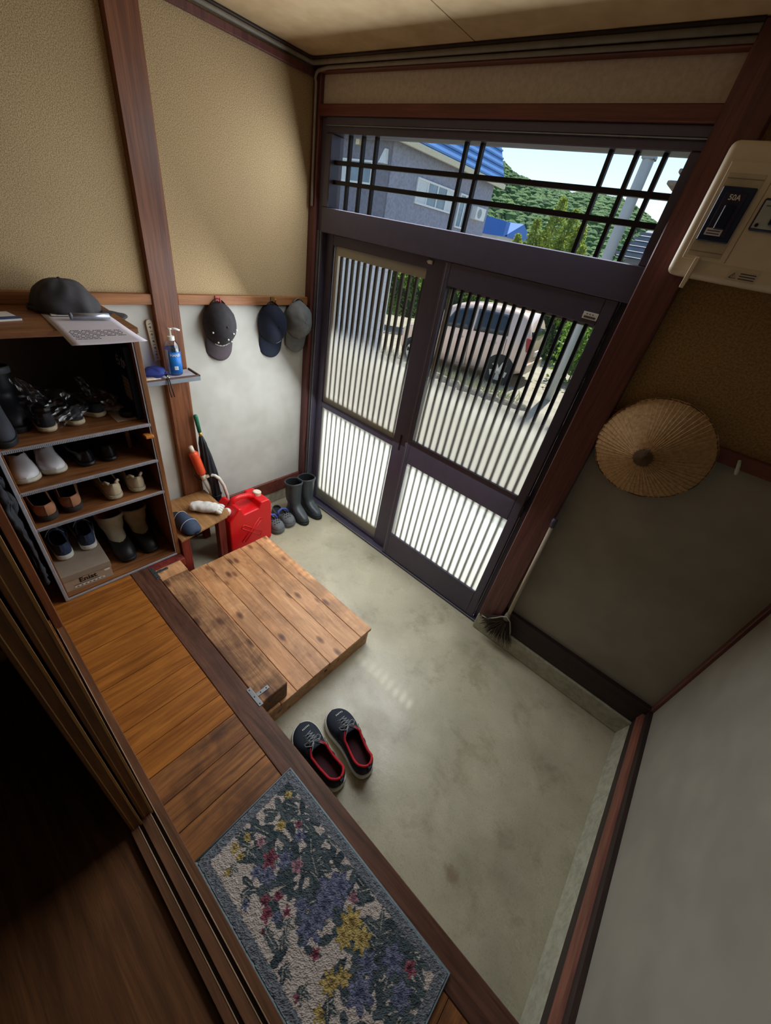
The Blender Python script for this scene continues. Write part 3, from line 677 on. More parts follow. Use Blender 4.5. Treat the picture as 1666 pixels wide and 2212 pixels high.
clog('grey clog with a blue strap half hidden behind the red can', (.11, -.43, 0), -.04)

# ---- red fuel can
can = thing('fuel_can', 'red plastic fuel can with two white caps and an embossed cross', 'can', (.25, -.67, 0), .06)
m_canr = M('red_plastic', '#d4151d', .32, 0, .05, 8)
g = G(); prof = [(-.155, .004), (.155, .004), (.155, .30), (.14, .335), (.075, .34), (.058, .30), (-.05, .30), (-.066, .355), (-.085, .36), (-.155, .285)]
g.prism(prof, 0, -.085, .095); build(g, 'body', m_canr, can, world=False, bev=.016, seg=4)
g = G(); g.tube([(.005, -.085, .342), (.005, -.06, .372), (.005, -.02, .375), (.005, .04, .362), (.005, .085, .332)], [.02, .02, .017, .018, .02], 12); build(g, 'handle', m_canr, can, smooth=True, world=False)
g = G()
for s_ in (-1, 1):
    p = [(-.068 * s_, .215), (.068 * s_, .085)]
    d = Vector((p[1][0] - p[0][0], p[1][1] - p[0][1])).normalized(); nn = Vector((-d.y, d.x))
    for o_ in (-.013, .013): g.tube([(.0955, p[0][0] + nn.x * o_, p[0][1] + nn.y * o_), (.0955, p[1][0] + nn.x * o_, p[1][1] + nn.y * o_)], .0034, 8)
    for q in p: g.tube([(.0955, q[0] + nn.x * .013, q[1] + nn.y * .013), (.0955, q[0] - nn.x * .013, q[1] - nn.y * .013)], .0034, 8)
build(g, 'embossed_cross', m_canr, can, smooth=True, world=False)
def capm(prof_n, o, n_):
    g = G(); T = frameT(o, (1, 0, 0), n_)
    g.lathe([(.026, 0), (.026, .026), (.022, .03)], 20, T=T)
    for k in range(20):
        a = 2 * PI * k / 20; g.tube([T @ Vector((.026 * math.cos(a), .026 * math.sin(a), .002)), T @ Vector((.026 * math.cos(a), .026 * math.sin(a), .025))], .0018, 4)
    return g
build(capm(0, (.005, .108, .334), (0, .15, 1)), 'cap', m_cream, can, world=False, bev=.001)
build(capm(0, (.03, -.122, .318), (.35, -.75, .75)), 'cap', m_white, can, world=False, bev=.001)

# ---- bench with towel and slipper
be = thing('low_bench', 'low plywood bench with red legs between shelf and red can', 'bench', (.2, -.96, 0))
g = G(); g.prism([(.036, -.80), (.325, -.80), (.352, -.83), (.405, -1.125), (.036, -1.122)], 2, .336, .35); build(g, 'top', m_bench, be, bev=.002)
for a, b in (((.30, -.885, 0), (.345, -.84, .336)), ((.345, -1.122, 0), (.39, -1.075, .336)), ((.05, -.86, 0), (.09, -.82, .336)), ((.05, -1.11, 0), (.09, -1.07, .336))): bx('leg', a, b, m_redpaint, be, bev=.003)
bx('rail', (.09, -1.115, .2), (.345, -1.09, .25), m_redpaint, be, bev=.002)
tw = thing('work_glove', 'rolled white knitted work gloves lying on the plywood bench', 'gloves', (.235, -.9, .35), .78)
m_knit = M('white_knit', '#d8d6cf', .95, 0, .1, 120, .8, 300)
g = G()
def glove(a, b):
    x = -.085 + .17 * a; r = .028 * (1 - .35 * abs(2 * a - 1) ** 3) * (1 + .15 * n3(a * 6, math.cos(6.28 * b) * 1.5, math.sin(6.28 * b) * 1.5))
    if a in (0, 1): r *= .3
    return (x, 1.45 * r * math.cos(2 * PI * b), max(.001, .026 + r * .95 * math.sin(2 * PI * b) + .004 * n3(a * 9, b * 7, 3)))
g.grid(glove, 26, 22); build(g, 'roll', m_knit, tw, smooth=True, world=False, merge=True)
g = G()
for k in range(4):
    g.tube([(.07, -.03 + .02 * k, .02 + .006 * (k % 2)), (.088, -.032 + .021 * k, .022), (.102, -.03 + .02 * k, .016)], [.011, .012, .007], 8)
build(g, 'finger', m_knit, tw, smooth=True, world=False)
sl = thing('slipper', 'dark blue slipper with pale piping on the bench beside the shelf', 'slipper', (.16, -1.065, .35), .1)
m_slp = M('blue_slipper', '#2c3a52', .7, 0, .1, 30); m_pip = M('pale_piping', '#aab0bb', .6)
sw = lambda u: .046 * smooth_arr([(0, .0), (.03, .45), (.12, .72), (.4, .8), (.7, 1), (.9, .85), (.98, .4), (1, 0)], u)
uu = list(np.linspace(0, 1, 22)); L_ = .25
ring = [(u * L_, sw(u)) for u in uu] + [(u * L_, -sw(u)) for u in uu[::-1][1:-1]]
g = G().loft([[(x, y, z) for x, y in ring] for z in (0, .014)]); build(g, 'sole', m_dk, sl, world=False, bev=.002)
g = G(); g.grid(lambda a, b: ((.42 + .57 * a) * L_, math.cos(PI * b) * (sw(.42 + .57 * a) + .004), .012 + math.sin(PI * b) * (.055 * (1 - a ** 3) + .008)), 14, 14); build(g, 'upper', [m_slp, m_dk], sl, smooth=True, world=False, solid=.004, out=(.18, 0, 0))
for a in (0., .55):
    g = G(); g.tube([((.42 + .57 * a) * L_, math.cos(PI * b) * (sw(.42 + .57 * a) + .005), .014 + math.sin(PI * b) * (.055 * (1 - a ** 3) + .0085)) for b in np.linspace(0, 1, 16)], .0018, 6); build(g, 'piping', m_pip, sl, smooth=True, world=False)

# ---- wall tray with hand gel, pouch, tissue, name plaque
ty = thing('wall_tray', 'small grey wall tray with a pale mat fixed across the wooden post', 'tray', (.08, -.93, 1.09))
m_tray = M('tray_grey', '#7e868f', .5, 0, .05)
g = G().box((.034, -1.06, 1.09), (.15, -.795, 1.112)); build(g, 'board', m_tray, ty, bev=.002)
bx('back_strip', (.002, -1.06, 1.09), (.034, -.92, 1.112), m_tray, ty)
for a, b in (((.138, -1.06, 1.112), (.15, -.795, 1.1175)), ((.034, -.803, 1.112), (.15, -.795, 1.1185))): bx('rim', a, b, M('rim_brown', '#5d4236', .6), ty, bev=.001)
bx('mat', (.04, -1.05, 1.112), (.132, -.81, 1.1145), M('mat_pale', '#b7b4bb', .7), ty, bev=.001)
bo = thing('gel_bottle', 'clear pump bottle of blue hand gel standing on the grey wall tray', 'bottle', (.088, -.888, 1.115))
m_gel = CLEARFILM('blue_gel_plastic', (.10, .45, .85, 1), .12, .08); m_lbl = M('blue_label', '#1272c8', .4, 0, .03); m_clr = CLEARFILM('clear_plastic', (.82, .9, .95, 1), .12, .06)
build(G().lathe([(.026, 0), (.031, .004), (.0315, .12), (.029, .128)], 28), 'gel', m_gel, bo, smooth=True, world=False)
g = G(); pf = [(.027, -.0), (.0325, .004), (.0328, .125), (.031, .142), (.022, .158), (.014, .163)]
g.loft([[(r * math.cos(2 * PI * k / 28), r * math.sin(2 * PI * k / 28), z) for k in range(28)] for r, z in pf], False, False); build(g, 'bottle_shell', m_clr, bo, smooth=True, world=False)
def arcsheet(r, a0, a1, z0, z1, n=14):
    return G().grid(lambda a, b: (r * math.cos(a0 + (a1 - a0) * a), r * math.sin(a0 + (a1 - a0) * a), z0 + (z1 - z0) * b), n, 2)
AF = -.35
build(arcsheet(.0334, AF - .75, AF + 1.35, .012, .112), 'label', m_lbl, bo, smooth=True, world=False, solid=.0004)
build(arcsheet(.0334, AF - 1.6, AF - .76, .006, .12), 'back_label', M('pale_label', '#b9bcc6', .5), bo, smooth=True, world=False, solid=.0004)
def wrap(g, r, a0, z0):
    g.v = [((r + z) * math.cos(a0 + x / r), (r + z) * math.sin(a0 + x / r), z0 + y) for x, y, z in g.v]; return g
build(wrap(text_mesh('HAND', .0165, .0004, .0003), .0343, AF + .25, .098), 'lettering', m_white, bo, world=False, fixn=False)
for k in range(3): build(arcsheet(.0342, AF - .1, AF + .42, .030 + .006 * k, .0345 + .006 * k, 6), 'label_box', m_white, bo, world=False, solid=.0003)
build(G().lathe([(.0165, .16), (.0165, .178), (.012, .18)], 20), 'collar', m_white, bo, world=False, bev=.001)
g = G().lathe([(.0055, .178), (.0055, .208), (.011, .209), (.011, .214), (.004, .215)], 14); g.tube([(0, 0, .211), (.01, .022, .212), (.016, .04, .206)], [.006, .005, .004], 8); build(g, 'pump', m_white, bo, smooth=True, world=False)
po = thing('pouch', 'dark blue fabric pouch with a hanging strap on the grey wall tray', 'pouch', (.095, -.985, 1.1145), .5)
m_pch = M('blue_pouch', '#1c2f78', .75, 0, .15, 30)
g = G(); g.grid(lambda a, b: ((.048 * math.sin(PI * a) * math.cos(2 * PI * b)) * (1 + .15 * n3(a * 4, b * 3, 2)), -.07 + .13 * a + .006 * n3(a * 5, b * 5, 7), max(0, .024 + .024 * math.sin(PI * a) ** .7 * math.sin(2 * PI * b) + .005 * n3(a * 8, b * 6, 1))), 20, 20)
build(g, 'bag', m_pch, po, smooth=True, world=False, merge=True)
g = G()
for o_ in (-.0035, .0035): g.tube([(.09, -.95 + o_, 1.13), (.146, -.952 + o_, 1.128), (.158, -.955 + o_, 1.11), (.160, -.952 + o_ * 2, 1.06), (.160, -.948 + o_ * 2, 1.03)], .0028, 6)
build(g, 'strap', m_black, po, smooth=True); 
for k in range(2): build(G().ball((.15, -.955 + .006 * k, 1.131 - .007 * k), .0035), 'bead', m_white, po, smooth=True)
ti = thing('tissue_pack', 'crumpled pale tissue pack on the grey wall tray beside the shelf', 'tissue pack', (.11, -1.035, 1.115))
g = G(); g.grid(lambda a, b: (-.03 + .062 * a, -.02 + .075 * b, .002 + .016 * math.sin(PI * a) * math.sin(PI * b) + .006 * n3(a * 6, b * 6, 1) * math.sin(PI * a)), 12, 12)
build(g, 'pack', M('pale_tissue', '#d9cdb9', .8, 0, .15, 60), ti, smooth=True, world=False, solid=.003)
pl = thing('wall_plaque', 'narrow wooden plaque with black marks hanging left of the post', 'plaque', (.004, -.937, 1.25))
m_plq = M('plaque_wood', '#b8ab94', .7, 0, .15, 15)
pt = [(-.014 * c_, z) for c_, z in ((1, -.09), (1, .082), (.8, .092), (.3, .097), (-.3, .097), (-.8, .092), (-1, .082), (-1, -.09))]
T = Matrix.Translation((0, 0, 0)) @ Matrix.Rotation(.06, 4, 'X')
g = G().prism([(y, z) for y, z in pt], 0, 0, .007); g.v = [tuple(T @ Vector(p)) for p in g.v]; build(g, 'board', m_plq, pl, world=False, bev=.001)
for k in range(11):
    z = .078 - .0155 * k; a = .0045 if k > 2 else .0055
    g = G(); g.tube([(.0078, -a, z), (.0078, 0, z + a * (1 if k % 2 else .2)), (.0078, a, z - a * .4 * (k % 3 - 1))], .0011, 5); 
    if k % 2: g.tube([(.0078, 0, z + a), (.0078, .001, z - a)], .0011, 5)
    g.v = [tuple(T @ Vector(p)) for p in g.v]; o = build(g, 'mark', m_black, pl, world=False); o['kind'] = 'stuff'

# ---- caps
def cap_(name, label, M0, mat, brim_mat=None, group=None, studs=False, print_=None, strap=True, squash=1., soft=0.):
    """baseball cap: local z up through the crown, x out over the brim"""
    t = thing(name, label, 'cap', M0.translation, 0, group, rot=M0.to_euler())
    WM[t.name] = M0.copy()
    a_, b_, h_ = .105, .084, .118 * squash
    def dome(u, v):
        th = 2 * PI * u; ph = (PI / 2) * v; r = math.cos(ph) ** .85
        seam = .0016 * max(0, 1 - abs(((u * 6 + .5) % 1) - .5) / .06)
        n_ = soft * n3(math.cos(th) * 2, math.sin(th) * 2, ph * 2)
        return ((a_ + seam + n_) * r * math.cos(th), (b_ + seam + n_) * r * math.sin(th), h_ * math.sin(ph) * (1 + n_ * 2))
    g = G(); g.grid(dome, 49, 14); build(g, 'crown', [mat, m_dk], t, smooth=True, world=False, merge=True, solid=.0025, out=(0, 0, 0))
    def brim(u, v):
        th = (u - .5) * 2.3; x0 = a_ * math.cos(th) * .98; y0 = b_ * math.sin(th) * 1.0
        x1 = (a_ + .088) * math.cos(th * .62); y1 = b_ * 1.02 * math.sin(th * .88)
        x = x0 + (x1 - x0) * v; y = y0 + (y1 - y0) * v
        return (x, y, .004 - .022 * (y / b_) ** 2 * v - .012 * v + soft * .5 * n3(u * 3, v * 3, 5))
    g = G(); g.grid(brim, 22, 9); build(g, 'brim', brim_mat or mat, t, smooth=True, world=False, solid=.004)
    build(G().ball((0, 0, h_ + .001), (.006, .006, .004)), 'button', mat, t, smooth=True, world=False)
    if strap:
        g = G(); g.grid(lambda u, v: (-(a_ + .014 * math.sin(PI * u)) * math.cos((u - .5) * .9), b_ * 1.05 * math.sin((u - .5) * .9), .002 + .016 * v), 14, 2)
        build(g, 'strap', mat, t, smooth=True, world=False, solid=.002)
    if studs:
        for az, ph in ((.5, .6), (-.5, .55), (1.3, .8), (-1.2, .7), (.1, 1.0), (.9, 1.1)):
            p = dome(az / (2 * PI), ph / (PI / 2)); build(G().ball((p[0] * 1.02, p[1] * 1.02, p[2] * 1.02), .005), 'stud', m_white, t, smooth=True, world=False)
        g = G()
        for k in range(14):
            th = (k - 6.5) * .07; p = dome(th / (2 * PI), .12); g.ball((p[0] + .004, p[1], p[2] + .002 * math.sin(k * 2)), .003, 6, 4)
        o = build(g, 'stud_lettering', m_white, t, world=False); o['kind'] = 'stuff'
    if print_:
        g = G()
        for pts in print_:
            g.tube([tuple(c * 1.03 for c in dome(a / (2 * PI) % 1, b)) for a, b in pts], .0013, 5)
        build(g, 'embroidery', M('pale_thread', '#c3c7d2', .7), t, world=False)
    return t
def hang(y, z, x=.075, roll=0., yaw=0.):
    """cap hung by its strap: the back (-x) points up, the crown looks away from the wall"""
    return Matrix.Translation((x, y, z)) @ Matrix.Rotation(yaw, 4, 'Z') @ Matrix.Rotation(roll, 4, 'X') @ frameT((0, 0, 0), (.04, 0, -1), (1, 0, .04))
cap_('baseball_cap', 'charcoal cap studded with white beads hanging from the red hook', hang(-.605, 1.325, .022, 0, -.05), M('charcoal_denim', '#2e2c30', .85, 0, .2, 50), M('faded_brim', '#4d444a', .85), 'caps on the wall rail', True, squash=.8)
cap_('baseball_cap', 'navy cap with a pale swirl hanging from the brass hook', hang(-.28, 1.315, .022, 0, -.12), M('navy_cotton', '#161e31', .85, 0, .12, 40), M('navy_brim', '#1b2437', .85), 'caps on the wall rail', False, [[(.2, .15), (.3, .24), (.42, .2), (.36, .12), (.28, .18)], [(.42, .2), (.55, .22)]], squash=.8)
cap_('baseball_cap', 'grey creased cap hanging at the rail end by the door frame', hang(-.10, 1.335, .03, 0, -.1), M('grey_cotton', '#757877', .85, 0, .12, 30), None, 'caps on the wall rail', False, None, True, .8, .007)
m3 = Matrix.Translation((.128, -1.268, 1.414)) @ Matrix.Rotation(1.38, 4, 'Z') 
cap_('baseball_cap', 'dark grey cap lying on top of the shoe shelf', m3, M('dark_grey_cotton', '#413f42', .88, 0, .12, 30), None, None, False, None, True, .92, .012)
def hook(y, mat, label):
    t = thing('wall_hook', label, 'hook', (.024, y, 1.435), group='hooks on the wall rail')
    build(G().box((.024, y - .012, 1.42), (.028, y + .012, 1.456)), 'plate', mat, t, bev=.001)
    g = G(); g.tube([(.026, y, 1.43), (.045, y, 1.426), (.054, y, 1.436), (.055, y, 1.452)], .0042, 8); build(g, 'peg', mat, t, smooth=True)
hook(-.605, M('red_hook', '#a33a32', .4), 'red plastic hook on the rail above the studded charcoal cap')
hook(-.275, M('brass_hook', '#8d6a35', .35, .8), 'brass hook on the rail above the navy cap')
hk = thing('wall_hook', 'pale peg hook on the rail to the right of the straw hat', 'hook', (2.29, -.026, 1.41), group='hooks on the wall rail')
g = G(); g.tube([(2.283, -.027, 1.438), (2.287, -.045, 1.425), (2.292, -.05, 1.408), (2.296, -.04, 1.396)], [.005, .006, .006, .004], 8); build(g, 'peg', M('pale_peg', '#b9c4b8', .5), hk, smooth=True)

# ---- papers and small things on the shelf top
pa = thing('paper_sheet', 'large white printed paper sheet overhanging the shoe shelf top', 'paper', (.3, -1.26, 1.4125))
def sheet(u, v):
    x = .172 + u * .385 - .03 * u * (1 - v) * 0; y = -1.362 + v * .205 - .022 * u + .015 * v * u
    return (x, y, 1.4138 + .006 * max(0, u - .5) + .004 * math.sin(u * 4 + v * 2) * u)
g = G(); g.grid(sheet, 16, 10); build(g, 'sheet', m_paper, pa, smooth=True, solid=.0007)
for k in range(7):
    g = G(); n = 24; y0 = .12; uu_ = .60 + .04 * k; ln = .85 if k < 5 else .45
    for i in range(n):
        if (i * 7 + k * 3) % 5 == 0: continue
        v0 = y0 + (ln - y0) * i / n; v1 = y0 + (ln - y0) * (i + .7) / n
        p0, p1 = sheet(uu_, v0), sheet(uu_ + .012, v1)
        g.box((p0[0], p0[1], p0[2] + .0006), (p1[0], p1[1], p0[2] + .0011))
    o = build(g, 'print_line', m_ink, pa); o['kind'] = 'stuff'
cdm = thing('card', 'small white card lying on the large paper sheet', 'card', (.2, -1.29, 1.416), -.1)
bx_ = build(G().box((-.025, -.05, .0015), (.022, .05, .003)), 'card', m_white, cdm, world=False)
for k in range(3): build(G().box((-.012 + .011 * k, -.035, .003), (-.008 + .011 * k, .03, .0034)), 'line', m_ink, cdm, world=False)
pc = thing('pen_case', 'silver tubular pen case lying on the large paper sheet', 'case', (.275, -1.24, 1.418), -.1)
g = G(); g.tube([(0, -.055, .011), (0, .06, .011)], .0105, 14); build(g, 'tube', M('silver', '#aeb6c4', .25, .6), pc, smooth=True, world=False)
g = G(); g.tube([(0, -.062, .011), (0, -.054, .011)], .0112, 14); build(g, 'cap', M('grey_cap', '#6f737c', .4), pc, smooth=True, world=False)
bkl = thing('booklet', 'blue and white booklet at the far end of the shelf top', 'booklet', (.21, -1.50, 1.412), .2)
build(G().box((-.05, -.06, .0), (.05, .06, .006)), 'pages', m_white, bkl, world=False); build(G().box((.02, -.06, .006), (.05, .06, .0075)), 'cover_band', M('band_blue', '#38507c', .6), bkl, world=False)

# ---- in the shelf: shoe box, bags, tins
bxm = M('kraft_card', '#b09d86', .8, 0, .06, 20); bxd = M('kraft_lid', '#9c8c7b', .8, 0, .06, 20)
kb = thing('shoe_box', 'brown cardboard shoe box lettered Enist on the lowest shelf tier', 'box', (.2, -1.535, .2655), -.045)
build(G().box((-.14, -.096, 0), (.15, .096, .085)), 'body', bxm, kb, world=False, bev=.001)
build(G().box((-.144, -.1, .066), (.154, .1, .1)), 'lid', bxd, kb, world=False, bev=.0015)
def on_box(g, y, z, d=.0005): return place(g, frameT((.15 + d, y, z), (0, 1, 0), (1, 0, 0)))
build(on_box(text_mesh('Enist', .036, .0006, .0007), .0, .046), 'lettering', M('print_dark', '#2a1c18', .7), kb, world=False, fixn=False)
build(G().box((.15, -.058, .010), (.1508, .062, .019)), 'size_label', m_white, kb, world=False)
for k in range(7): build(G().box((.1508, -.05 + .016 * k, .012), (.1511, -.042 + .016 * k, .017)), 'label_mark', m_ink, kb, world=False)
build(G().box((.15, .068, .048), (.1508, .09, .058)), 'sticker', m_white, kb, world=False)
build(G().box((.15, -.06, .024), (.1505, .04, .027)), 'small_print', M('print_brown', '#5d4b40', .7), kb, world=False)
m_film = CLEARFILM('clear_bag_film', (.94, .95, .97, 1), .09, .34)
def bag(label, loc, sx, sy, sz, seed, rz):
    t = thing('plastic_bag', label, 'bag', loc, rz, 'clear bags on the upper shelf tier')
    def f(u, v):
        th = 2 * PI * u; ph = PI * (v - .5); c = math.cos(ph)
        p = Vector((math.cos(th) * c, math.sin(th) * c, math.sin(ph)))
        r = 1 + .22 * n3(p.x * 2.2 + seed, p.y * 2.2, p.z * 2.2) + .13 * n3(p.x * 6 + seed, p.y * 6, p.z * 6) + .05 * abs(n3(p.x * 13, p.y * 13 + seed, p.z * 13))
        return (p.x * r * sx, p.y * r * sy, max(.001, sz * .9 + p.z * r * sz))
    g = G(); g.grid(f, 44, 30); build(g, 'film', m_film, t, world=False, merge=True)
    g = G(); g.grid(lambda u, v: (.02 * n3(u * 4, v * 4, seed) + sx * .2, -sy * .3 - .05 * v + (u - .5) * .06 * (1 - v * .4), sz * 1.5 + v * .09 + .015 * n3(u * 9, v * 9, seed)), 16, 12); build(g, 'bag_mouth', m_film, t, world=False)
    return t
shoe('deck_shoe', 'dark deck shoe with cream sole in the larger clear bag, nearer the tall boots', (.30, -1.478, 1.026), PI - .12, .24, .085, .075, .055, .022, .55, (M('dark_canvas', '#1b1c22', .8), m_dk, m_be), None, 'shoes in clear bags')
shoe('deck_shoe', 'dark deck shoe with cream sole in the larger clear bag, nearer the shoe polish', (.285, -1.375, 1.026), PI + .12, .24, .085, .075, .055, .022, .55, (M('dark_canvas', '#1b1c22', .8), m_dk, m_be), None, 'shoes in clear bags')
shoe('deck_shoe', 'dark deck shoe with cream sole in the smaller clear bag', (.24, -1.275, 1.026), PI + .5, .2, .08, .06, .05, .022, .55, (M('dark_canvas', '#1b1c22', .8), m_dk, m_be), None, 'shoes in clear bags')
bag('larger crumpled clear plastic bag around two dark shoes on the upper tier', (.19, -1.425, 1.026), .125, .105, .062, 1, 0)
bag('smaller crumpled clear plastic bag around one dark shoe on the upper tier', (.16, -1.265, 1.026), .1, .06, .05, 5, .4)
tn = thing('polish_tin', 'round black shoe polish tin on the upper tier by the side panel', 'tin', (.265, -1.19, 1.0265))
build(G().lathe([(.03, 0), (.031, .002), (.031, .014), (.029, .015)], 24), 'tin', m_black, tn, world=False, bev=.001); build(G().lathe([(.032, .0145), (.032, .022), (.03, .024), (.02, .0225)], 24), 'lid', M('tin_lid', '#1c1a1b', .35), tn, world=False)
cp = thing('card_piece', 'flat piece of grey cardboard lying under the polish tin', 'cardboard', (.25, -1.2, 1.0253))
build(G().box((-.09, -.05, 0), (.06, .045, .001)), 'sheet', bxm, cp, world=False)
nb = thing('navy_packet', 'tall navy packet with pale lettering against the shelf side panel', 'packet', (.2, -1.16, 1.025))
m_nvb = M('navy_card', '#10182c', .5, 0, .1)
build(G().box((.04, -1.175, 1.027), (.33, -1.151, 1.33)), 'packet', m_nvb, nb, bev=.002)
def on_side(g, x, z): return place(g, frameT((x, -1.1755, z), (1, 0, 0), (0, -1, 0)))
build(on_side(text_mesh('らか', .05, .0004, .0006), .27, 1.255), 'lettering', M('dim_white', '#9a9fb0', .6), nb, fixn=False)
build(on_side(G().box((-.025, -.05, 0), (.035, .04, .0006)), .28, 1.16), 'picture', M('dim_cream', '#8e8272', .6), nb)
for k in range(5): build(on_side(G().box((-.02, -.042 + .017 * k, .0006), (.03, -.039 + .017 * k, .001)), .28, 1.16), 'picture_line', m_ink, nb)
ws = thing('wood_strip', 'thin upright strip of wood at the back of the third tier', 'strip', (.2, -1.2, .8465))
build(G().box((.2, -1.205, .8465), (.215, -1.19, .99)), 'strip', m_rail, ws, bev=.001)
wb_ = thing('cardboard_pad', 'brown cardboard pad leaning behind the winter boots', 'cardboard', (.12, -1.17, .2655))
build(G().box((.025, -1.235, .2655), (.035, -1.152, .47)), 'sheet', M('dull_card', '#6b4c3a', .85), wb_, bev=.001)
# ---- dark jacket squeezed between shelf and partition
jk = thing('folded_jacket', 'dark quilted jacket stuffed between the shoe shelf and the post', 'jacket', (.55, -1.68, .245))
g = G(); g.grid(lambda u, v: (.34 + .13 * u + .03 * n3(u * 4, v * 9, 1), -1.682 + .014 * n3(u * 6, v * 14, 3) + .010 * math.sin(PI * u), .46 + .8 * v), 24, 40)
build(g, 'cloth', M('dark_jacket', '#23252c', .8, 0, .35, 18), jk, smooth=True, solid=.014, out=(.55, -2, .7))

# ---- umbrella and siphon pump by the post
um = thing('umbrella', 'furled black umbrella with a green handle leaning by the post', 'umbrella', (.115, -.735, 0))
A = Vector((.055, -.805, .865)); B = Vector((.118, -.728, .004)); P_ = lambda s: A + (B - A) * s
g = G(); g.tube([P_(.0), P_(.01), P_(.12)], [.009, .012, .0105], 12); build(g, 'handle', M('green_handle', '#12684b', .35), um, smooth=True)
g = G(); g.tube([P_(.12), P_(.15)], .009, 12); build(g, 'ferrule', M('brass', '#c09a4c', .3, .8), um, smooth=True)
g = G(); rings = []; dx = (B - A).normalized(); ax = dx.cross(Vector((1, 0, 0))).normalized(); ay = dx.cross(ax)
for s, r in ((.15, .009), (.2, .018), (.3, .027), (.42, .034), (.47, .036), (.48, .030), (.6, .028), (.8, .018), (.93, .009)):
    rings.append([P_(s) + (ax * math.cos(2 * PI * k / 32 + s * 3) + ay * math.sin(2 * PI * k / 32 + s * 3)) * r * (1 + .22 * math.cos(8 * PI * 2 * k / 32)) for k in range(32)])
g.loft(rings); build(g, 'canopy', M('black_nylon', '#191b22', .6, 0, .1), um, smooth=True)
g = G(); g.tube([P_(.92), P_(1)], .004, 8); build(g, 'tip', m_steel, um, smooth=True)
g = G(); g.tube([P_(.62) + ax * .034 * math.cos(a) + ay * .034 * math.sin(a) for a in np.linspace(0, 2 * PI, 18)], .004, 6); build(g, 'tie', m_black, um, smooth=True)
pu = thing('siphon_pump', 'hand siphon pump with an orange bulb hanging on the post', 'pump', (.075, -.83, .5))
A = Vector((.078, -.856, .655)); B = Vector((.085, -.822, .50))
g = G(); rr = []; pp = []
for k in range(31):
    s = k / 30; pp.append(A + (B - A) * s); rr.append((.0245 + .0022 * math.cos(k * PI)) * (min(1, .72 + 4 * s, .72 + 4 * (1 - s))))
g.tube(pp, rr, 20); build(g, 'bulb', M('orange_bulb', '#e0512c', .4, 0, .05), pu, smooth=True)
D_ = (B - A).normalized()
g = G(); g.tube([A - D_ * .04, A - D_ * .005], [.012, .013], 14); build(g, 'valve_cap', m_cream, pu, smooth=True)
g = G(); g.tube([B, B + D_ * .045], [.018, .015], 14); g.tube([B + D_ * .025, B + D_ * .02 + Vector((.02, .03, .008))], .012, 12); build(g, 'joint', m_cream, pu, smooth=True)
g = G(); g.tube([B + D_ * .04, (.088, -.782, .36), (.092, -.768, .22), (.1, -.76, .08)], [.0155] * 4, 14); build(g, 'straight_pipe', M('pale_pipe', '#c9c6bd', .45), pu, smooth=True)
g = G(); hp = [B + Vector((.018, .03, -.012)), B + Vector((.03, .055, -.01)), B + Vector((.04, .082, -.04)), B + Vector((.045, .105, -.1)), B + Vector((.05, .12, -.18)), B + Vector((.055, .125, -.3)), B + Vector((.06, .125, -.42))]
hp2 = []
for i in range(len(hp) - 1):
    for s in np.linspace(0, 1, 8, endpoint=False): hp2.append(hp[i].lerp(hp[i + 1], s))
g.tube(hp2 + [hp[-1]], [.0095 + .001 * (k % 2) for k in range(len(hp2) + 1)], 10); build(g, 'hose', M('pale_hose', '#d2cec2', .45), pu, smooth=True)
g = G(); g.tube([(.032, -.845, .47), (.06, -.838, .455), (.1, -.815, .45), (.1, -.79, .462), (.05, -.80, .475), (.032, -.81, .48)], .002, 6); build(g, 'wire_ring', m_black, pu)

# ---- broom
br = thing('broom', 'worn broom with a pale handle leaning on the right door pillar', 'broom', (1.885, -.06, .115))
g = G(); g.tube([(1.866, -.055, .925), (1.878, -.058, .55), (1.888, -.062, .255)], [.0095, .010, .0105], 12); build(g, 'handle', M('pale_handle', '#b6aa98', .5, 0, .08), br, smooth=True)
g = G(); g.tube([(1.865, -.055, .93), (1.866, -.055, .885)], .012, 12); build(g, 'end_cap', m_alu, br, smooth=True)
g = G(); g.tube([(1.887, -.062, .275), (1.889, -.063, .235)], [.013, .02], 12); build(g, 'collar', M('grey_collar', '#6d665e', .6), br, smooth=True)
g = G()
for k in range(230):
    a = random.uniform(-.92, .52) ; L_ = random.uniform(.15, .2) * (1 if a > -.6 else .86); dy = random.uniform(-.02, .02)
    o_ = Vector((1.889 + random.uniform(-.012, .012), -.065 + dy * .4, .245)); d = Vector((math.sin(a), 0, -math.cos(a)))
    e = o_ + d * L_; e.y = min(-.058, -.075 + dy); mid = o_ + d * L_ * .5; mid.y = -.07 + dy * .8; mid.x -= .006 * math.sin(a)
    g.tube([o_, mid, e], [.0018, .0016, .0008], 3)
o = build(g, 'bristles', M('dark_bristles', '#40372f', .9, 0, .3, 60), br); o['kind'] = 'stuff'
g = G(); g.tube([(1.765, -.085, .165), (1.80, -.085, .168), (1.835, -.082, .205), (1.865, -.08, .245), (1.889, -.078, .262), (1.915, -.078, .245), (1.94, -.08, .19), (1.945, -.08, .17)], .0035, 8); build(g, 'hood_rim', M('grey_rim', '#8b867a', .5), br, smooth=True)

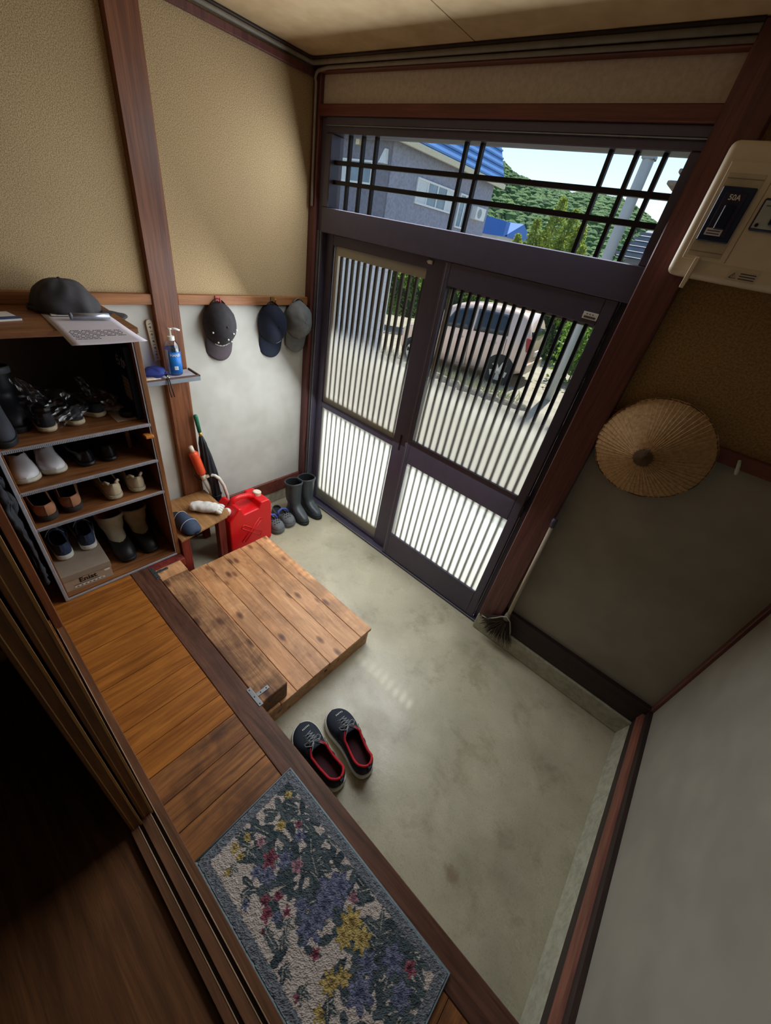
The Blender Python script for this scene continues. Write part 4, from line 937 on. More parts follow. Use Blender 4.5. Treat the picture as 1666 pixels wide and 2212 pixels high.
# ---- straw hat on the wall
ht = thing('straw_hat', 'wide conical straw hat hung on the wall right of the door', 'hat', (2.045, -.03, 1.367))
m_straw = M('straw', '#b8956a', .85, 0, .25, 90, .4, 300); m_straw_d = M('straw_dark', '#5b4632', .9, 0, .3, 70)
N_ = 420; g = G()
def hatp(k, s):
    a = 2 * PI * k / N_; n_ = .0022 * ((k * 7919) % 13 / 13 - .5) * (s > .12); edge = 1 + .02 * ((k * 104729) % 17 / 17 - .5) * (s > .95)
    r = .19 * s * edge; dep = .135 * (1 - s ** 1.15) + .004 + n_ * 1.6 + .01 * math.sin(a * 2 + 1) * s
    return (2.045 + r * math.cos(a) - .012 * (1 - s), -.034 - dep, 1.367 + r * math.sin(a) - .0 * (1 - s))
ss = [.16, .3, .45, .6, .75, .88, .97, 1]
g.loft([[hatp(k, s) for k in range(N_)] for s in ss], False, False); build(g, 'brim_straw', [m_straw, m_straw_d], ht, solid=.004, out=(2.045, 0, 1.367))
g = G(); g.loft([[hatp(k, s) for k in range(0, N_, 10)] for s in (.001, .07, .13, .18)], True, False); build(g, 'crown_knot', m_straw_d, ht, smooth=True, solid=.003)
g = G(); g.tube([hatp(k, .985) for k in range(0, N_ + 1, 6)], .0018, 5); build(g, 'edge_binding', m_straw_d, ht)

# ---- breaker box
bkb = thing('breaker_box', 'cream electrical breaker box on the wall beside the right pillar', 'breaker box', (2.1, -.07, 2.05))
build(G().box((1.815, -.14, 1.897), (2.42, -.002, 2.199)), 'case', m_cream, bkb, bev=.018, seg=4)
m_crl = M('cream_line', '#8c8070', .6)
def bl(nm, a, b, mat, bev=.0008): return bx(nm, a, b, mat, bkb, bev=bev)
bl('cover', (1.838, -.1425, 1.94), (2.40, -.139, 2.155), m_cream, .002)
bl('recess', (1.846, -.1436, 1.950), (1.930, -.142, 2.132), M('grey_cream', '#c3b7a2', .5))
for z in (2.1205, 1.960): bl('recess_line', (1.847, -.1442, z), (1.929, -.1434, z + .0015), m_crl, 0)
bl('breaker_body', (1.850, -.152, 1.985), (1.9265, -.143, 2.104), M('navy_breaker', '#23304f', .35, 0, .04), .002)
bl('breaker_panel', (1.863, -.1535, 1.998), (1.913, -.151, 2.092), M('plum_breaker', '#2f2d48', .4, 0, .04), .001)
bl('toggle', (1.876, -.158, 2.012), (1.902, -.153, 2.066), M('navy_toggle', '#18233f', .3), .003)
bl('rating_label', (1.862, -.1545, 1.998), (1.901, -.1535, 2.014), m_paper, 0)
for k in range(2): bl('label_mark', (1.866, -.1549, 2.001 + .006 * k), (1.897, -.1545, 2.0035 + .006 * k), m_ink, 0)
build(place(text_mesh('50A', .0165, .0004, .0003), frameT((1.888, -.1545, 2.081), (1, 0, 0), (0, -1, 0))), 'lettering', m_white, bkb, fixn=False)
bl('cover_joint', (1.944, -.1432, 1.942), (1.9455, -.1424, 2.154), m_crl, 0)
bl('second_breaker', (1.953, -.150, 2.02), (2.05, -.142, 2.088), M('navy_breaker', '#23304f'), .003)
bl('second_label', (1.957, -.151, 2.025), (2.046, -.1498, 2.083), M('grey_label', '#aeb4b4', .5), .002)
bl('second_toggle', (1.988, -.157, 2.034), (2.012, -.151, 2.074), M('navy_toggle', '#18233f'), .002)
bl('green_mark', (1.964, -.1515, 2.071), (1.986, -.1508, 2.0735), M('green_ink', '#3f7a6a', .6), 0)
build(G().lathe([(.004, 0), (.004, .001)], 16, T=frameT((1.966, -.151, 2.032), (1, 0, 0), (0, -1, 0))), 'test_button', m_black, bkb)
bl('warning_label', (1.965, -.1415, 1.908), (2.035, -.1398, 1.933), M('label_cream', '#cfc3ae', .6), 0)
g = G(); g.tube([(1.972, -.1418, 1.914), (1.980, -.1418, 1.926), (1.988, -.1418, 1.914), (1.972, -.1418, 1.914)], .0008, 5); build(g, 'warning_sign', m_black, bkb)
bl('warning_bar', (1.9795, -.1421, 1.917), (1.9805, -.1414, 1.922), m_black, 0)
for k in range(3): bl('label_line', (1.994, -.1419, 1.913 + .006 * k), (2.031, -.1414, 1.9155 + .006 * k), m_ink, 0)
g = G(); g.prism([(-.14, 1.95), (-.155, 1.945), (-.175, 1.872), (-.172, 1.868), (-.14, 1.90)], 0, 1.873, 1.884); build(g, 'cover_latch', m_cream, bkb, bev=.0015)

# ---- floral rug (pile colour painted on a fine grid, tufts as relief)
def rug():
    LX, LY = .702, .347; nx, ny = 300, 150
    X, Y = np.meshgrid(np.linspace(0, LX, nx), np.linspace(0, LY, ny), indexing='ij')
    def hx(h): return np.array(lin(h)[:3])
    cols = np.empty((nx, ny, 3)); cols[:] = hx('#b9ada6')
    r2 = np.random.default_rng(3)
    wob = np.array([[n3(x * 55, y * 55, 0) for y in np.linspace(0, LY, ny)] for x in np.linspace(0, LX, nx)]); wob2 = np.array([[n3(x * 110, y * 110, 9) for y in np.linspace(0, LY, ny)] for x in np.linspace(0, LX, nx)])
    dark = [hx(c) for c in ('#465055', '#4b555a', '#535d62', '#414b50', '#565f63')]
    def leafs(cx_, cy_, a, l, wd, c, vein=True):
        dx, dy = X - cx_, Y - cy_; u = dx * math.cos(a) + dy * math.sin(a); v = -dx * math.sin(a) + dy * math.cos(a)
        m = (np.abs(v + .003 * wob2) < wd * np.sqrt(np.clip(1 - (u / l) ** 2, 0, 1)) * (1 - .35 * u / l)) & (np.abs(u) < l)
        cols[m] = c
        if not vein: return
        m2 = m & (np.abs(v) < .0012) & (u > -.6 * l); cols[m2] = hx('#b9b2a8') * .8
    def flower(cx_, cy_, r, cs, petals=6):
        dx, dy = X - cx_, Y - cy_; rr = np.hypot(dx, dy); th = np.arctan2(dy, dx)
        e = r * (.78 + .22 * np.cos(petals * th + cx_ * 90)) + .006 * wob
        m = rr < e; t = np.clip(rr / r + .45 * wob2, 0, .999); k = (t * len(cs)).astype(int)
        cols[m] = np.array(cs)[np.clip(k, 0, len(cs) - 1)][m]
    # dense leaves thicken towards the floor edge and the near end
    for i in range(520):
        x = r2.uniform(.03, LX - .03); y = r2.uniform(.04, LY - .03)
        dens = np.interp(y / LY, [0, .25, .38, .6, 1], [.02, .05, .4, .95, 1]) * np.interp(x / LX, [0, .1, .45, 1], [.35, .7, .9, 1])
        if x > .48: dens = max(dens, .8 * (y > .12))
        if r2.random() > dens: continue
        leafs(x, y, r2.uniform(0, PI) if r2.random() < .4 else r2.normal(.5, .6), r2.uniform(.018, .034), r2.uniform(.007, .0125), dark[r2.integers(5)], r2.random() < .3)
    Yc = [hx('#7d6c46'), hx('#a9935c'), hx('#b9a468'), hx('#94804c')]; Rc = [hx('#5e3340'), hx('#7d4552'), hx('#8b5964')]; Pc = [hx('#4b4f66'), hx('#63677f'), hx('#74778d'), hx('#575b75')]
    PK = [hx('#7d5a66'), hx('#a58089')]
    for x, y, r in [(.177, .13, .028), (.149, .109, .02), (.186, .185, .025), (.174, .251, .02), (.346, .233, .05), (.35, .204, .04), (.357, .263, .035), (.351, .146, .04), (.355, .168, .03), (.303, .156, .022), (.269, .094, .016), (.568, .261, .035), (.522, .207, .03), (.184, .051, .014), (.539, .158, .04), (.625, .228, .03)]: flower(x, y, r, Pc)
    for x, y, r in [(.059, .293, .018), (.109, .227, .02), (.06, .137, .016), (.056, .095, .02), (.084, .1, .016), (.434, .231, .042), (.477, .228, .036), (.438, .2, .034), (.468, .117, .03), (.488, .146, .026), (.49, .069, .026), (.091, .054, .014)]: flower(x, y, r * .85, Yc, 7)
    for x, y, r in [(.147, .266, .015), (.154, .155, .03), (.218, .091, .02), (.237, .123, .018), (.244, .079, .022), (.282, .121, .016), (.613, .279, .022), (.402, .122, .016), (.266, .052, .012), (.426, .046, .014)]: flower(x, y, r * .85, Rc, 5)
    for x, y, r in [(.226, .201, .024), (.401, .27, .02), (.099, .157, .018)]: flower(x, y, r * .85, PK, 5)
    for x, y, r in [(.095, .068, .012), (.169, .06, .016), (.274, .063, .014), (.306, .106, .016), (.322, .082, .018), (.368, .049, .02), (.429, .06, .018), (.498, .09, .022), (.024, .131, .02), (.096, .121, .018), (.56, .07, .02), (.62, .1, .02)]:
        for a in (0.2, 1.3, 2.4): leafs(x + .008 * math.cos(a * 2), y + .008 * math.sin(a * 2), a, r * .9, r * .3, dark[r2.integers(3)])
    bd = np.minimum(np.minimum(X, LX - X), np.minimum(Y, LY - Y)) + .002 * wob2
    m = bd < .030; cols[m] = hx('#6b6f76'); cols[m & (wob2 > .15)] = hx('#797d84'); m = bd < .006; cols[m] = hx('#84929a')
    cols *= (1 + .10 * wob2 + .10 * r2.uniform(-1, 1, wob2.shape))[..., None]
    Z = .011 + .0015 * wob2 + .001 * wob + .001 * r2.uniform(-1, 1, wob2.shape)
    Z[bd < .004] = .006
    t = thing('floral_rug', 'floral tufted rug with a blue grey border on the wooden floor', 'rug', (1.64, -1.699, .245))
    vs = np.stack([X, Y, Z], -1).reshape(-1, 3).tolist(); fs = [(i * ny + j, (i + 1) * ny + j, (i + 1) * ny + j + 1, i * ny + j + 1) for i in range(nx - 1) for j in range(ny - 1)]
    o = build(G().add(vs, fs), 'pile', VCOL('rug_pile'), t, world=False, fixn=False)
    a = o.data.color_attributes.new('Col', 'FLOAT_COLOR', 'POINT'); cc = np.ones((nx * ny, 4), np.float32); cc[:, :3] = np.clip(cols.reshape(-1, 3), 0, 1); a.data.foreach_set('color', cc.ravel())
    build(G().box((0, 0, .0), (LX, LY, .007)), 'backing', M('rug_backing', '#70808c', .9), t, world=False, bev=.002)
    g = G(); g.tube([(0, 0, .006), (LX, 0, .006), (LX, LY, .006), (0, LY, .006), (0, 0, .006)], .0045, 8); build(g, 'bound_edge', M('rug_binding', '#7c8a91', .9, 0, .15, 120), t, world=False, smooth=True)
rug()

# ================================================================== OUTSIDE
def LEAFM(name, c1, c2, tr=.45):
    m, t, b = newmat(name); v = coords(t)
    col = ramp(t, nz(t, v, 2.2, 3), [(.35, lin(c2)), (.65, lin(c1))]); t.links.new(col, b.inputs['Base Color']); b.inputs['Roughness'].default_value = .6
    tl = t.nodes.new('ShaderNodeBsdfTranslucent'); t.links.new(col, tl.inputs[0]); mx = t.nodes.new('ShaderNodeMixShader'); mx.inputs[0].default_value = tr
    t.links.new(b.outputs[0], mx.inputs[1]); t.links.new(tl.outputs[0], mx.inputs[2]); t.links.new(mx.outputs[0], t.nodes['Material Output'].inputs[0]); return m
def leaves(g, pts, s, seed=1, ratio=.55):
    r2 = np.random.default_rng(seed); n = len(pts)
    d = r2.normal(size=(n, 3)); d /= np.linalg.norm(d, axis=1)[:, None]; e = np.cross(d, r2.normal(size=(n, 3))); e /= np.linalg.norm(e, axis=1)[:, None]
    sz = s * r2.uniform(.6, 1.3, n)[:, None]; P = np.asarray(pts); a, c = P - d * sz, P + d * sz; b_, e_ = P + e * sz * ratio, P - e * sz * ratio
    V = np.stack([a, b_, c, e_], 1).reshape(-1, 3); k = len(g.v)
    g.v += [tuple(p) for p in V.tolist()]; g.f += [(k + 4 * i, k + 4 * i + 1, k + 4 * i + 2, k + 4 * i + 3) for i in range(n)]; g.mi += [0] * n
def gz(x, y):                                                   # the road falls away from the door and to the left
    return float(np.interp(y, [0, .4, 1.5, 5, 7, 14, 30, 60], [-.03, -.05, -.1, -.40, -.44, -.5, -1.2, -4])) + .093 * (max(-9, min(4, x)) + 1.35) * max(0, min(1, (y - 1.5) / 3.5))
g = G(); g.grid(lambda u, v: ((lambda x, y: (x, y, gz(x, y) + .012 * n3(x * 1.5, y * 1.5, 0)))(-60 + 90 * u ** .8, .12 + 75 * v ** 2.2)), 70, 90)
m_ground = CONCRETE('road_surface', '#a7a08f', '#8c8473', '#7d6f5a', .8)
st(build(g, 'ground', m_ground, smooth=True))
# unseen eave, added and sized to keep the sun off the upper door
e_ = st(thing('sun_block_eave', loc=(1, .6, 2.6)))
bx('soffit', (-1.2, .1, 2.56), (4.2, .74, 2.6), M('soffit_wood', '#8a6b50', .8), e_)
g = G(); g.prism([(.1, 2.6), (.78, 2.6), (.78, 2.66), (.1, 3.0)], 0, -1.3, 4.3); build(g, 'roofing', M('roof_grey', '#4a4d52', .7), e_)

# neighbour's slate-blue house
nh = thing('neighbour_house', 'grey house with a steep blue mansard roof, seen through the transom', 'house', (-12, 17, -1))
m_hw = SAND('grey_render', '#a3a4b6', '#9092a4', 9, bp=.1, big=.15); m_hw_shade = SAND('grey_render_shaded', '#8a8a9a', '#7b7b8a', 9, bp=.1, big=.15)  # second tone paints the front facade's shade into the render colour
m_roofb = M('blue_roof_metal', '#5587c4', .45, .2, .08, 1.5); m_fas = M('cream_fascia', '#d9cfb4', .6); m_wf = M('white_frame', '#e6e8ea', .5); m_pane = M('dusk_pane', '#7d93a8', .12, 0, .2, 2); m_curt = M('pale_curtain', '#d8dce2', .6)
bx('wall', (-24, 13.3, -1), (-11.3, 21.6, 4.86), m_hw, nh, bev=0); bx('wall', (-24, 13.2, -1), (-11.35, 13.4, 4.86), m_hw_shade, nh, bev=0)
g = G(); g.add([(-10.9, 12.9, 4.8), (-10.9, 21.95, 4.8), (-12.6, 21.95, 8.2), (-12.6, 12.9, 8.2), (-24, 12.9, 8.2), (-24, 21.95, 8.2), (-24, 12.9, 4.8), (-24, 21.95, 4.8)], [(0, 1, 2, 3), (3, 2, 5, 4), (0, 3, 4, 6), (1, 7, 5, 2), (0, 6, 7, 1)])
build(g, 'roof', m_roofb, nh)
for k in range(11):
    f = (k + .3) / 11; x = -10.9 - 1.7 * f; z = 4.8 + 3.4 * f
    build(G().box((x - .02, 12.9, z - .02), (x + .05, 21.96, z + .045)), 'roof_seam', m_roofb, nh)
bx('fascia', (-11.0, 12.85, 4.64), (-10.86, 22, 4.83), m_fas, nh); bx('fascia', (-24, 12.85, 4.64), (-10.86, 12.95, 4.83), m_fas, nh)
def hwin(axis, p, a0, a1, z0, z1, n):
    """window with n panes on the wall x = p (axis 0) or y = p (axis 1)"""
    P = (lambda u, d, z: (p + d, u, z)) if axis == 0 else (lambda u, d, z: (u, p - d, z))
    def bb_(nm, u0, u1, q0, q1, d0, d1, mat, par):
        A_, B_ = P(u0, d0, q0), P(u1, d1, q1); lo = [min(i, j_) for i, j_ in zip(A_, B_)]; hi = [max(i, j_) for i, j_ in zip(A_, B_)]
        return bx(nm, lo, hi, mat, par, bev=0)
    f = bb_('window', a0, a1, z0, z0 + .07, 0, .07, m_wf, nh)
    bb_('frame', a0, a1, z1 - .07, z1, 0, .07, m_wf, f)
    for k in range(n + 1):
        u = a0 + (a1 - a0) * k / n; bb_('frame', u - .035, u + .035, z0, z1, 0, .065, m_wf, f)
    for k in range(n):
        u0 = a0 + (a1 - a0) * k / n; u1 = a0 + (a1 - a0) * (k + 1) / n; bb_('pane', u0, u1, z0, z1, .0, .03, m_pane if k in (1, 2) or n < 3 else m_curt, f)
hwin(0, -11.3, 15.1, 18.15, 3.02, 3.92, 4); hwin(0, -11.3, 18.6, 19.55, 2.56, 3.93, 2); hwin(1, 13.2, -14.05, -12.2, 3.25, 4.02, 3)
ac = bx('air_conditioner', (-11.3, 19.95, 3.1), (-11.0, 20.9, 3.62), m_wf, nh); build(G().lathe([(.2, 0), (.2, .01), (.05, .012)], 20, T=frameT((-11.0, 20.3, 3.36), (0, 1, 0), (1, 0, 0))), 'fan_grille', M('grille_grey', '#9aa0a6', .6), ac)
g = G(); g.loft([[(-11.72, 13.2, 3.95), (-11.42, 13.2, 3.95), (-11.46, 13.2, 4.4), (-11.62, 13.2, 4.4)], [(-11.72, 12.95, 3.95), (-11.42, 12.95, 3.95), (-11.5, 13.1, 4.4), (-11.58, 13.1, 4.4)]]); build(g, 'vent_hood', m_wf, nh)
bx('wall_lamp', (-13.15, 13.05, 4.45), (-12.95, 13.2, 4.7), m_fas, nh)
# pale shed by the entrance
sd = thing('panel_fence', 'white boarded fence panel seen through the left door leaf', 'fence', (-4, 3.04, -.4))
m_shed = M('white_cladding', '#e9e7ee', .5, 0, .02)
for k in range(15):
    z = -.35 + .125 * k; build(G().box((-6.51, 3.0, z), (-1.91, 3.02, z + .122)), 'plank', m_shed, sd, bev=.002, seg=1)
for x in (-6.5, -5, -3.5, -1.98): bx('post', (x, 3.02, -.5), (x + .06, 3.08, 1.52), m_shed, sd, bev=.004)

# far small house, right-hand house, tiled roof corner
fh = thing('far_house', 'small distant house with a bright blue roof below the hill', 'house', (-19.5, 38, -2))
bx('wall', (-22.5, 36.6, -3), (-18.3, 42, 3.3), M('pale_wall', '#cfd2d6', .8), fh, bev=0)
g = G(); g.prism([(-21.3, 3.1), (-17.4, 3.15), (-17.4, 4.2), (-21.3, 4.55)], 1, 35.9, 36.6); g.prism([(36.2, 3.2), (42.4, 3.2), (39.3, 4.4)], 0, -21.6, -17.4); build(g, 'roof', M('bright_blue_roof', '#2b69c0', .5, 0, .06, 1), fh)
f = bx('window', (-21.7, 36.5, 2.3), (-21.2, 36.6, 3.0), m_wf, fh); bx('pane', (-21.64, 36.46, 2.36), (-21.26, 36.5, 2.94), m_pane, f, bev=0)
rh = thing('low_house', 'low grey house with a tiled roof below the utility pole', 'house', (1, 21, -1))
bx('wall', (-2.75, 18.4, -1.5), (5, 24, 2.6), M('blue_grey_wall', '#8a93a6', .8), rh, bev=0)
g = G(); g.prism([(17.8, 2.55), (24.5, 2.55), (21.2, 3.75)], 0, -3.05, 5.2); build(g, 'roof', M('slate_roof', '#6f7785', .7, 0, .2, 3), rh)
for k in range(5): build(G().box((-3.1, 17.8 + .62 * k, 2.62 + .22 * k), (5.2, 17.95 + .62 * k, 2.72 + .22 * k)), 'tile_course', M('slate_roof', '#6f7785'), rh)
f = bx('window', (-2.3, 18.3, 1.0), (-1.0, 18.4, 2.1), m_wf, rh); bx('pane', (-2.22, 18.27, 1.08), (-1.08, 18.3, 2.02), m_pane, f, bev=0)
tr_ = thing('tiled_house', 'neighbouring house with the worn tiled roof corner at the transom edge', 'house', (2.5, 8, -.6))
bx('wall', (1.1, 6.6, -.65), (5, 9.5, 3.0), M('brown_wall', '#6d625a', .85), tr_, bev=0)
m_tile = M('weathered_tile', '#7c6f68', .8, 0, .3, 5)
for r_ in range(5):
    for k in range(9):
        x = .26 + .07 * ((r_ * 37) % 3) + .26 * k; y = 6.2 + .05 * r_; z = 3.05 + .14 * r_
        build(G().box((x, y, z), (x + .24, y + .5, z + .05)), 'tile', m_tile, tr_, bev=.01, seg=1)
bx('rafter', (.45, 6.35, 2.98), (5, 9.4, 3.05), M('rafter_wood', '#5a4436', .8), tr_); bx('roof', (.6, 6.7, 3.05), (5, 9.6, 3.75), m_tile, tr_)
# utility pole
up_ = thing('utility_pole', 'tall grey concrete utility pole beyond the parked car', 'pole', (-.12, 6.25, gz(-.12, 6.25)))
build(G().lathe([(.086, -.05), (.084, 2), (.078, 7.5)], 20), 'shaft', M('pole_concrete', '#b3b6b8', .7, 0, .08, 4), up_, smooth=True, world=False)
for k in range(5): build(G().tube([(.0, -.08, 3.2 + .45 * k), (.22 * (-1) ** k, -.06, 3.2 + .45 * k)], .01, 6), 'step_bolt', m_steel, up_, world=False)
bx('band', (-.209, 6.161, 3.3), (-.031, 6.339, 3.36), m_steel, up_, bev=.01)
# stone edging between road and parking place
se = thing('stone_edging', 'row of rough edging stones in front of the parked car', 'stones', (-2.4, 5.55, -.53))
m_st = SAND('rough_stone', '#9a917f', '#6d6556', 12, bp=.8, big=.3)
for k in range(17):
    f = k / 16; x = -.15 - 4.9 * f; y = float(np.interp(x, [-5, -3.4, -2.4, -1.4, -.1], [5.9, 5.75, 5.55, 5.15, 5.0])); s_ = 1 + .2 * n3(k * 1.7, 0, 0)
    g = G(); g.ball((0, 0, 0), (.17 * s_, .085, .10 * s_), 9, 6); T_ = Matrix.Translation((x, y, gz(x, y) + .02)) @ Matrix.Rotation(.23 + .2 * n3(k, 3, 1), 4, 'Z')
    g.v = [tuple(T_ @ (Vector(p) * (1 + .18 * n3(p[0] * 9 + k, p[1] * 9, p[2] * 9)))) for p in g.v]
    build(g, 'stone', m_st, se)
wd = thing('dry_weeds', 'dry weeds growing along the edging stones below the car', 'weeds', (-2.5, 5.8, -.53), kind='stuff')
g = G(); r2 = np.random.default_rng(5)
for k in range(1500):
    f = r2.uniform(0, 1); x = -.4 - 4.4 * f; y = float(np.interp(x, [-5, -3.4, -2.4, -1.4, -.1], [6., 5.85, 5.65, 5.3, 5.15])) + abs(r2.normal(0, .22)); z = gz(x, y); a = r2.uniform(0, 6.28); l = r2.uniform(.08, .26)
    g.add([(x - .006, y, z), (x + .006, y, z), (x + l * .5 * math.cos(a), y + l * .5 * math.sin(a), z + l)], [(0, 1, 2)])
o = build(g, 'blades', LEAFM('weed_green', '#8f9474', '#5e6a45'), wd, fixn=False); o['kind'] = 'stuff'
# hedge, tree
hd = thing('hedge', 'dense green hedge behind the parked car', 'hedge', (-3, 11, -.62))
g = G(); r2 = np.random.default_rng(2); N = 26000
P = np.stack([r2.uniform(-11, 3.2, N), 10.7 + r2.uniform(0, .9, N) ** 1.0, np.zeros(N)], 1); top = 1.25 + .25 * np.sin(P[:, 0] * 1.7) + .15 * np.sin(P[:, 0] * 4.1)
P[:, 2] = -.62 + (top + .62) * r2.uniform(0, 1, N); P[:, 1] += .25 * np.sin(P[:, 0] * 2.3 + P[:, 2] * 3) - .2 * np.sin(P[:, 2] * 5 + P[:, 0] * 5); leaves(g, P, .06, 3)
o = build(g, 'leaves', LEAFM('hedge_green', '#9dbb55', '#55803a', .5), hd, fixn=False); o['kind'] = 'stuff'
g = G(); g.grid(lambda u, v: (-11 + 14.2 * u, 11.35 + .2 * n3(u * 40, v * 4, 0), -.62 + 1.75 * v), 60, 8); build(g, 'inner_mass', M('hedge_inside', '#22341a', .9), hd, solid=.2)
tt = thing('yellow_tree', 'spiky yellow green tree rising above the hedge behind the car', 'tree', (-3.5, 11.6, -.62))
m_ty = LEAFM('yellow_leaves', '#a9b54a', '#748a34', .55); r2 = np.random.default_rng(11); g = G(); gb = G()
g0 = (-3.9, 12.9, -.62)
for (x, zt) in ((-4.45, 2.45), (-4.1, 2.9), (-3.75, 2.75), (-3.45, 3.45), (-3.1, 3.25), (-2.8, 3.0), (-2.4, 2.45), (-3.3, 2.6), (-3.9, 2.2), (-2.7, 2.3), (-4.9, 2.2)):
    x = 2.07 + (x - 2.07) * 1.06; zt = 1.86 + (zt - 1.86) * 1.06; y = 12.9 + r2.uniform(-.3, .4); gb.tube([g0, ((g0[0] + x) / 2, y, .9), (x, y, zt - .1)], [.05, .03, .01], 6)
    n = 1300; s_ = r2.uniform(0, 1, n) ** .8; rad = .44 * (1 - s_) ** .6 + .05
    a = r2.uniform(0, 6.28, n); rr_ = rad * np.sqrt(r2.uniform(0, 1, n)); leaves(g, np.stack([x + rr_ * np.cos(a) - .25 * (1 - s_) * (x + 3.6) * .5, y + rr_ * np.sin(a), zt - 2.0 * (1 - s_)], 1), .055, int(100 + x * 10), .4)
o = build(g, 'leaves', m_ty, tt, fixn=False); o['kind'] = 'stuff'
build(gb, 'trunk', M('tree_bark', '#5d5142', .9), tt)
gp = thing('green_shrub', 'bright green shrub to the right of the utility pole', 'shrub', (-.42, 8.5, -.6))
g = G(); n = 1500; q = r2.normal(size=(n, 3)) * (.25, .25, .42) + (-.42, 8.5, .35); leaves(g, q, .06, 9); o = build(g, 'leaves', LEAFM('shrub_green', '#8fb348', '#557a2c'), gp, fixn=False); o['kind'] = 'stuff'
g = G(); g.tube([(-.42, 8.5, -.62), (-.42, 8.5, .3)], [.02, .012], 6); build(g, 'stem', M('tree_bark', '#5d5142'), gp)
# wooded hill
RID = [(-1.6, .16), (-1.0, .19), (-.62, .178), (-.582, .160), (-.536, .138), (-.495, .130), (-.422, .119), (-.322, .119), (-.275, .111), (-.217, .088), (-.15, .06), (0, .05), (.6, .06)]
def hill(u, v):
    s_ = -1.6 + 2.2 * u; h = smooth_arr(RID, s_); D = 130 + 110 * v; x = 2 + s_ * D
    return (x, D, -8 + (h * 240 + 8) * math.sin(PI / 2 * v) ** 1.15)
g = G(); g.grid(hill, 70, 16); o = st(build(g, 'hill', M('hill_green', '#3f5f38', .95, 0, .3, .05), smooth=True))
fr = thing('forest', 'dense green woodland covering the distant hill', 'forest', (-80, 200, 10), kind='stuff')
g = G(); r2 = np.random.default_rng(4)
def blob(c, r, k):
    vs = []; m_ = 4; n_ = 7
    rings = [[(c[0] + r * math.sin(PI * (i + .15) / (m_ + .3)) * math.cos(2 * PI * j_ / n_ + i) * (1 + .25 * math.sin(j_ * 2.4 + k)), c[1] + r * math.sin(PI * (i + .15) / (m_ + .3)) * math.sin(2 * PI * j_ / n_ + i) * (1 + .25 * math.cos(j_ * 1.7 + k)), c[2] + r * 1.05 * math.cos(PI * (i + .15) / (m_ + .3))) for j_ in range(n_)] for i in range(m_)]
    g.loft(rings, True, False)
for k in range(4200):
    u = r2.uniform(.38, .70); v = r2.uniform(.05, 1) ** .8; p = hill(u, v); r = r2.uniform(1.3, 2.9); blob((p[0], p[1], p[2] + r * .2), r, k)
m, t, b = newmat('forest_crowns'); v_ = coords(t); t.links.new(ramp(t, nz(t, v_, .25, 6, .7), [(.33, lin('#33562f')), (.5, lin('#557a44')), (.68, lin('#7f9a58'))]), b.inputs['Base Color']); b.inputs['Roughness'].default_value = .9; bump(t, b, nz(t, v_, 1.6, 4, .7), 1., .8)
o = build(g, 'crowns', m, fr, fixn=False); o['kind'] = 'stuff'

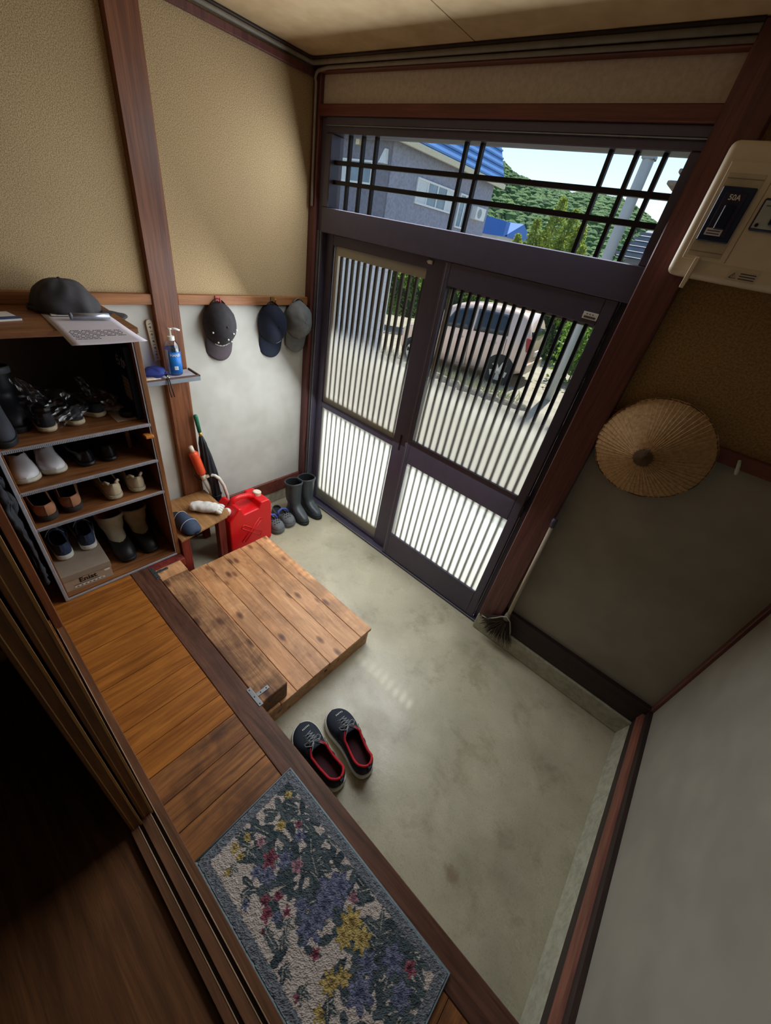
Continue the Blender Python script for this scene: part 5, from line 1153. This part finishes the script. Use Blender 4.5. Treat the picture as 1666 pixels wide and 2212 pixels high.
# parked car
def car():
    yaw = math.atan2(-.127, -.992)
    t = thing('parked_car', 'pale pink beige hatchback parked across the road', 'car', (-1.43, 7.135, -.44), rot=(0, .092, yaw))
    WM[t.name] = Matrix.Translation((-1.43, 7.135, -.44)) @ Euler((0, .092, yaw)).to_matrix().to_4x4()
    m_p = M('beige_car_paint', '#d9bfb0', .28, .1, .02, 3, coat=.6); m_g = M('car_glass', '#26323c', .05, 0, .1, 3); m_b = M('car_trim_black', '#17181a', .6)
    top = [(-.52, .86), (-.47, 1.06), (-.38, 1.28), (-.24, 1.42), (.2, 1.475), (.75, 1.485), (1.2, 1.45), (1.5, 1.34), (1.9, 1.04), (2.05, .97), (2.48, .84), (2.62, .68), (2.65, .55)]
    wid = [(-.52, .62), (-.45, .69), (-.3, .725), (.5, .74), (1.9, .735), (2.3, .70), (2.55, .62), (2.65, .5)]
    def prof(x):
        zt = smooth_arr(top, x); w_ = arr(wid, x); belt = min(.93, zt - .05); gh = min(1, max(0, (zt - .98) / .35)); wr = w_ * (.94 - .17 * gh)
        return zt, w_, belt, wr
    xs_ = list(np.linspace(-.52, -.2, 7)) + list(np.linspace(-.1, 2.05, 22)) + list(np.linspace(2.13, 2.65, 9)); rings = []
    for x in xs_:
        zt, w_, be_, wr = prof(x); zb = .2 + .12 * max(0, (-.2 - x) / .32) + .06 * max(0, (x - 2.2) / .45)
        h = [(0, zb), (w_ * .8, zb), (w_ * .97, zb + .06), (w_, .42 if be_ > .5 else zb + .1), (w_ * 1.0, .62 * be_ + .1), (w_ * .985, be_), ((w_ + wr) / 2 * .985, (be_ + zt - .05) / 2), (wr, zt - .05), (wr * .9, zt - .012), (wr * .5, zt), (0, zt + .005)]
        rings.append([(x, y, z) for y, z in h] + [(x, -y, z) for y, z in h[-2:0:-1]])
    g = G().loft(rings); build(g, 'body', m_p, t, smooth=True, world=False, sub=1)
    def side(x, f, s_, off=.006):
        zt, w_, be_, wr = prof(x); y0, z0 = w_ * .985, be_; y1, z1 = wr, zt - .05
        return (x, s_ * (y0 + (y1 - y0) * f + off), z0 + (z1 - z0) * f)
    for s_ in (1, -1):
        for nm, pts in (('window', [(-.02, .1), (.74, .08), (.74, .9), (.02, .86)]), ('window', [(.83, .08), (1.5, .10), (1.25, .84), (.83, .9)])):
            g = G(); n = 8; g.grid(lambda u, v: side((pts[0][0] + (pts[1][0] - pts[0][0]) * u) * (1 - v) + (pts[3][0] + (pts[2][0] - pts[3][0]) * u) * v, (pts[0][1] + (pts[1][1] - pts[0][1]) * u) * (1 - v) + (pts[3][1] + (pts[2][1] - pts[3][1]) * u) * v, s_), n, 5)
            build(g, nm, m_g, t, smooth=True, world=False, solid=.008)
        for x in (.785, -.02, 1.58):
            g = G(); zt, w_, be_, wr = prof(x); g.tube([(x, s_ * (w_ * .99 + .004), .26), (x, s_ * (w_ + .003), .5), (x, s_ * (w_ * .985 + .004), be_)], .005, 5); build(g, 'door_seam', m_b, t, world=False)
        for x in (.18, .95): build(G().box((x, s_ * .735, .80), (x + .16, s_ * .765, .835)), 'door_handle', m_p, t, world=False, bev=.01)
        for x in (0, 2.12):
            arch = G(); zt, w_, be_, wr = prof(x); arch.lathe([(.335, 0), (.335, .02), (.3, .022)], 32, T=frameT((x, s_ * (w_ - .012), .29), (1, 0, 0), (0, s_, 0))); build(arch, 'wheel_arch', m_b, t, world=False)
            wt = build(G().lathe([(.15, -.16), (.27, -.16), (.288, -.12), (.288, -.02), (.272, .012), (.205, .016), (.2, -.01), (.1, -.012)], 36, T=frameT((x, s_ * .72, .288), (1, 0, 0), (0, s_, 0))), 'tyre', M('tyre_rubber', '#141414', .85), t, smooth=True, world=False)
            g = G(); Tt = frameT((x, s_ * .73, .288), (1, 0, 0), (0, s_, 0))
            for k in range(5):
                a = 2 * PI * k / 5 + .3; g.prism([(.03, -.03), (.19, -.06), (.19, .06), (.03, .03)], 2, -.004, .014); g.v[-8:] = [tuple(Tt @ Matrix.Rotation(a, 4, 'Z') @ Vector(p)) for p in g.v[-8:]]
            g.lathe([(.05, .0), (.05, .016), (.02, .02)], 16, T=Tt); g.lathe([(.182, -.01), (.205, .006), (.205, -.01), (.19, -.02)], 30, T=Tt)
            build(g, 'rim', M('alloy', '#c6c8ca', .35, .7), wt, world=False)
        build(G().box((-.50, s_ * .50, .74), (-.40, s_ * .68, 1.0)), 'tail_lamp', M('tail_lamp_red', '#8e2a2c', .2), t, world=False, bev=.02)
        build(G().box((1.52, s_ * .74, .92), (1.64, s_ * .9, 1.04)), 'mirror', m_p, t, world=False, bev=.03, seg=3)
        build(G().box((2.44, s_ * .42, .58), (2.63, s_ * .62, .70)), 'headlamp', m_pane, t, world=False, bev=.03)
    g = G(); g.grid(lambda u, v: (-.485 + .17 * v - .004 + .02 * (1 - abs(2 * u - 1)) * -1, (u - .5) * (1.12 - .12 * v), 1.02 + .32 * v), 10, 5); build(g, 'rear_window', m_g, t, smooth=True, world=False, solid=.008)
    g = G(); g.grid(lambda u, v: (1.87 - .36 * v + .006, (u - .5) * (1.22 - .1 * v), 1.05 + .29 * v), 10, 5); build(g, 'windscreen', m_g, t, smooth=True, world=False, solid=.008)
    build(G().box((-.55, -.62, .3), (-.44, .62, .5)), 'bumper', m_p, t, world=False, bev=.03, seg=3); build(G().box((-.535, -.17, .60), (-.50, .17, .70)), 'number_plate', m_white, t, world=False, bev=.004)
    build(G().box((.25, .742, .66), (.40, .747, .82)), 'fuel_flap', m_p, t, world=False, bev=.002)
car()
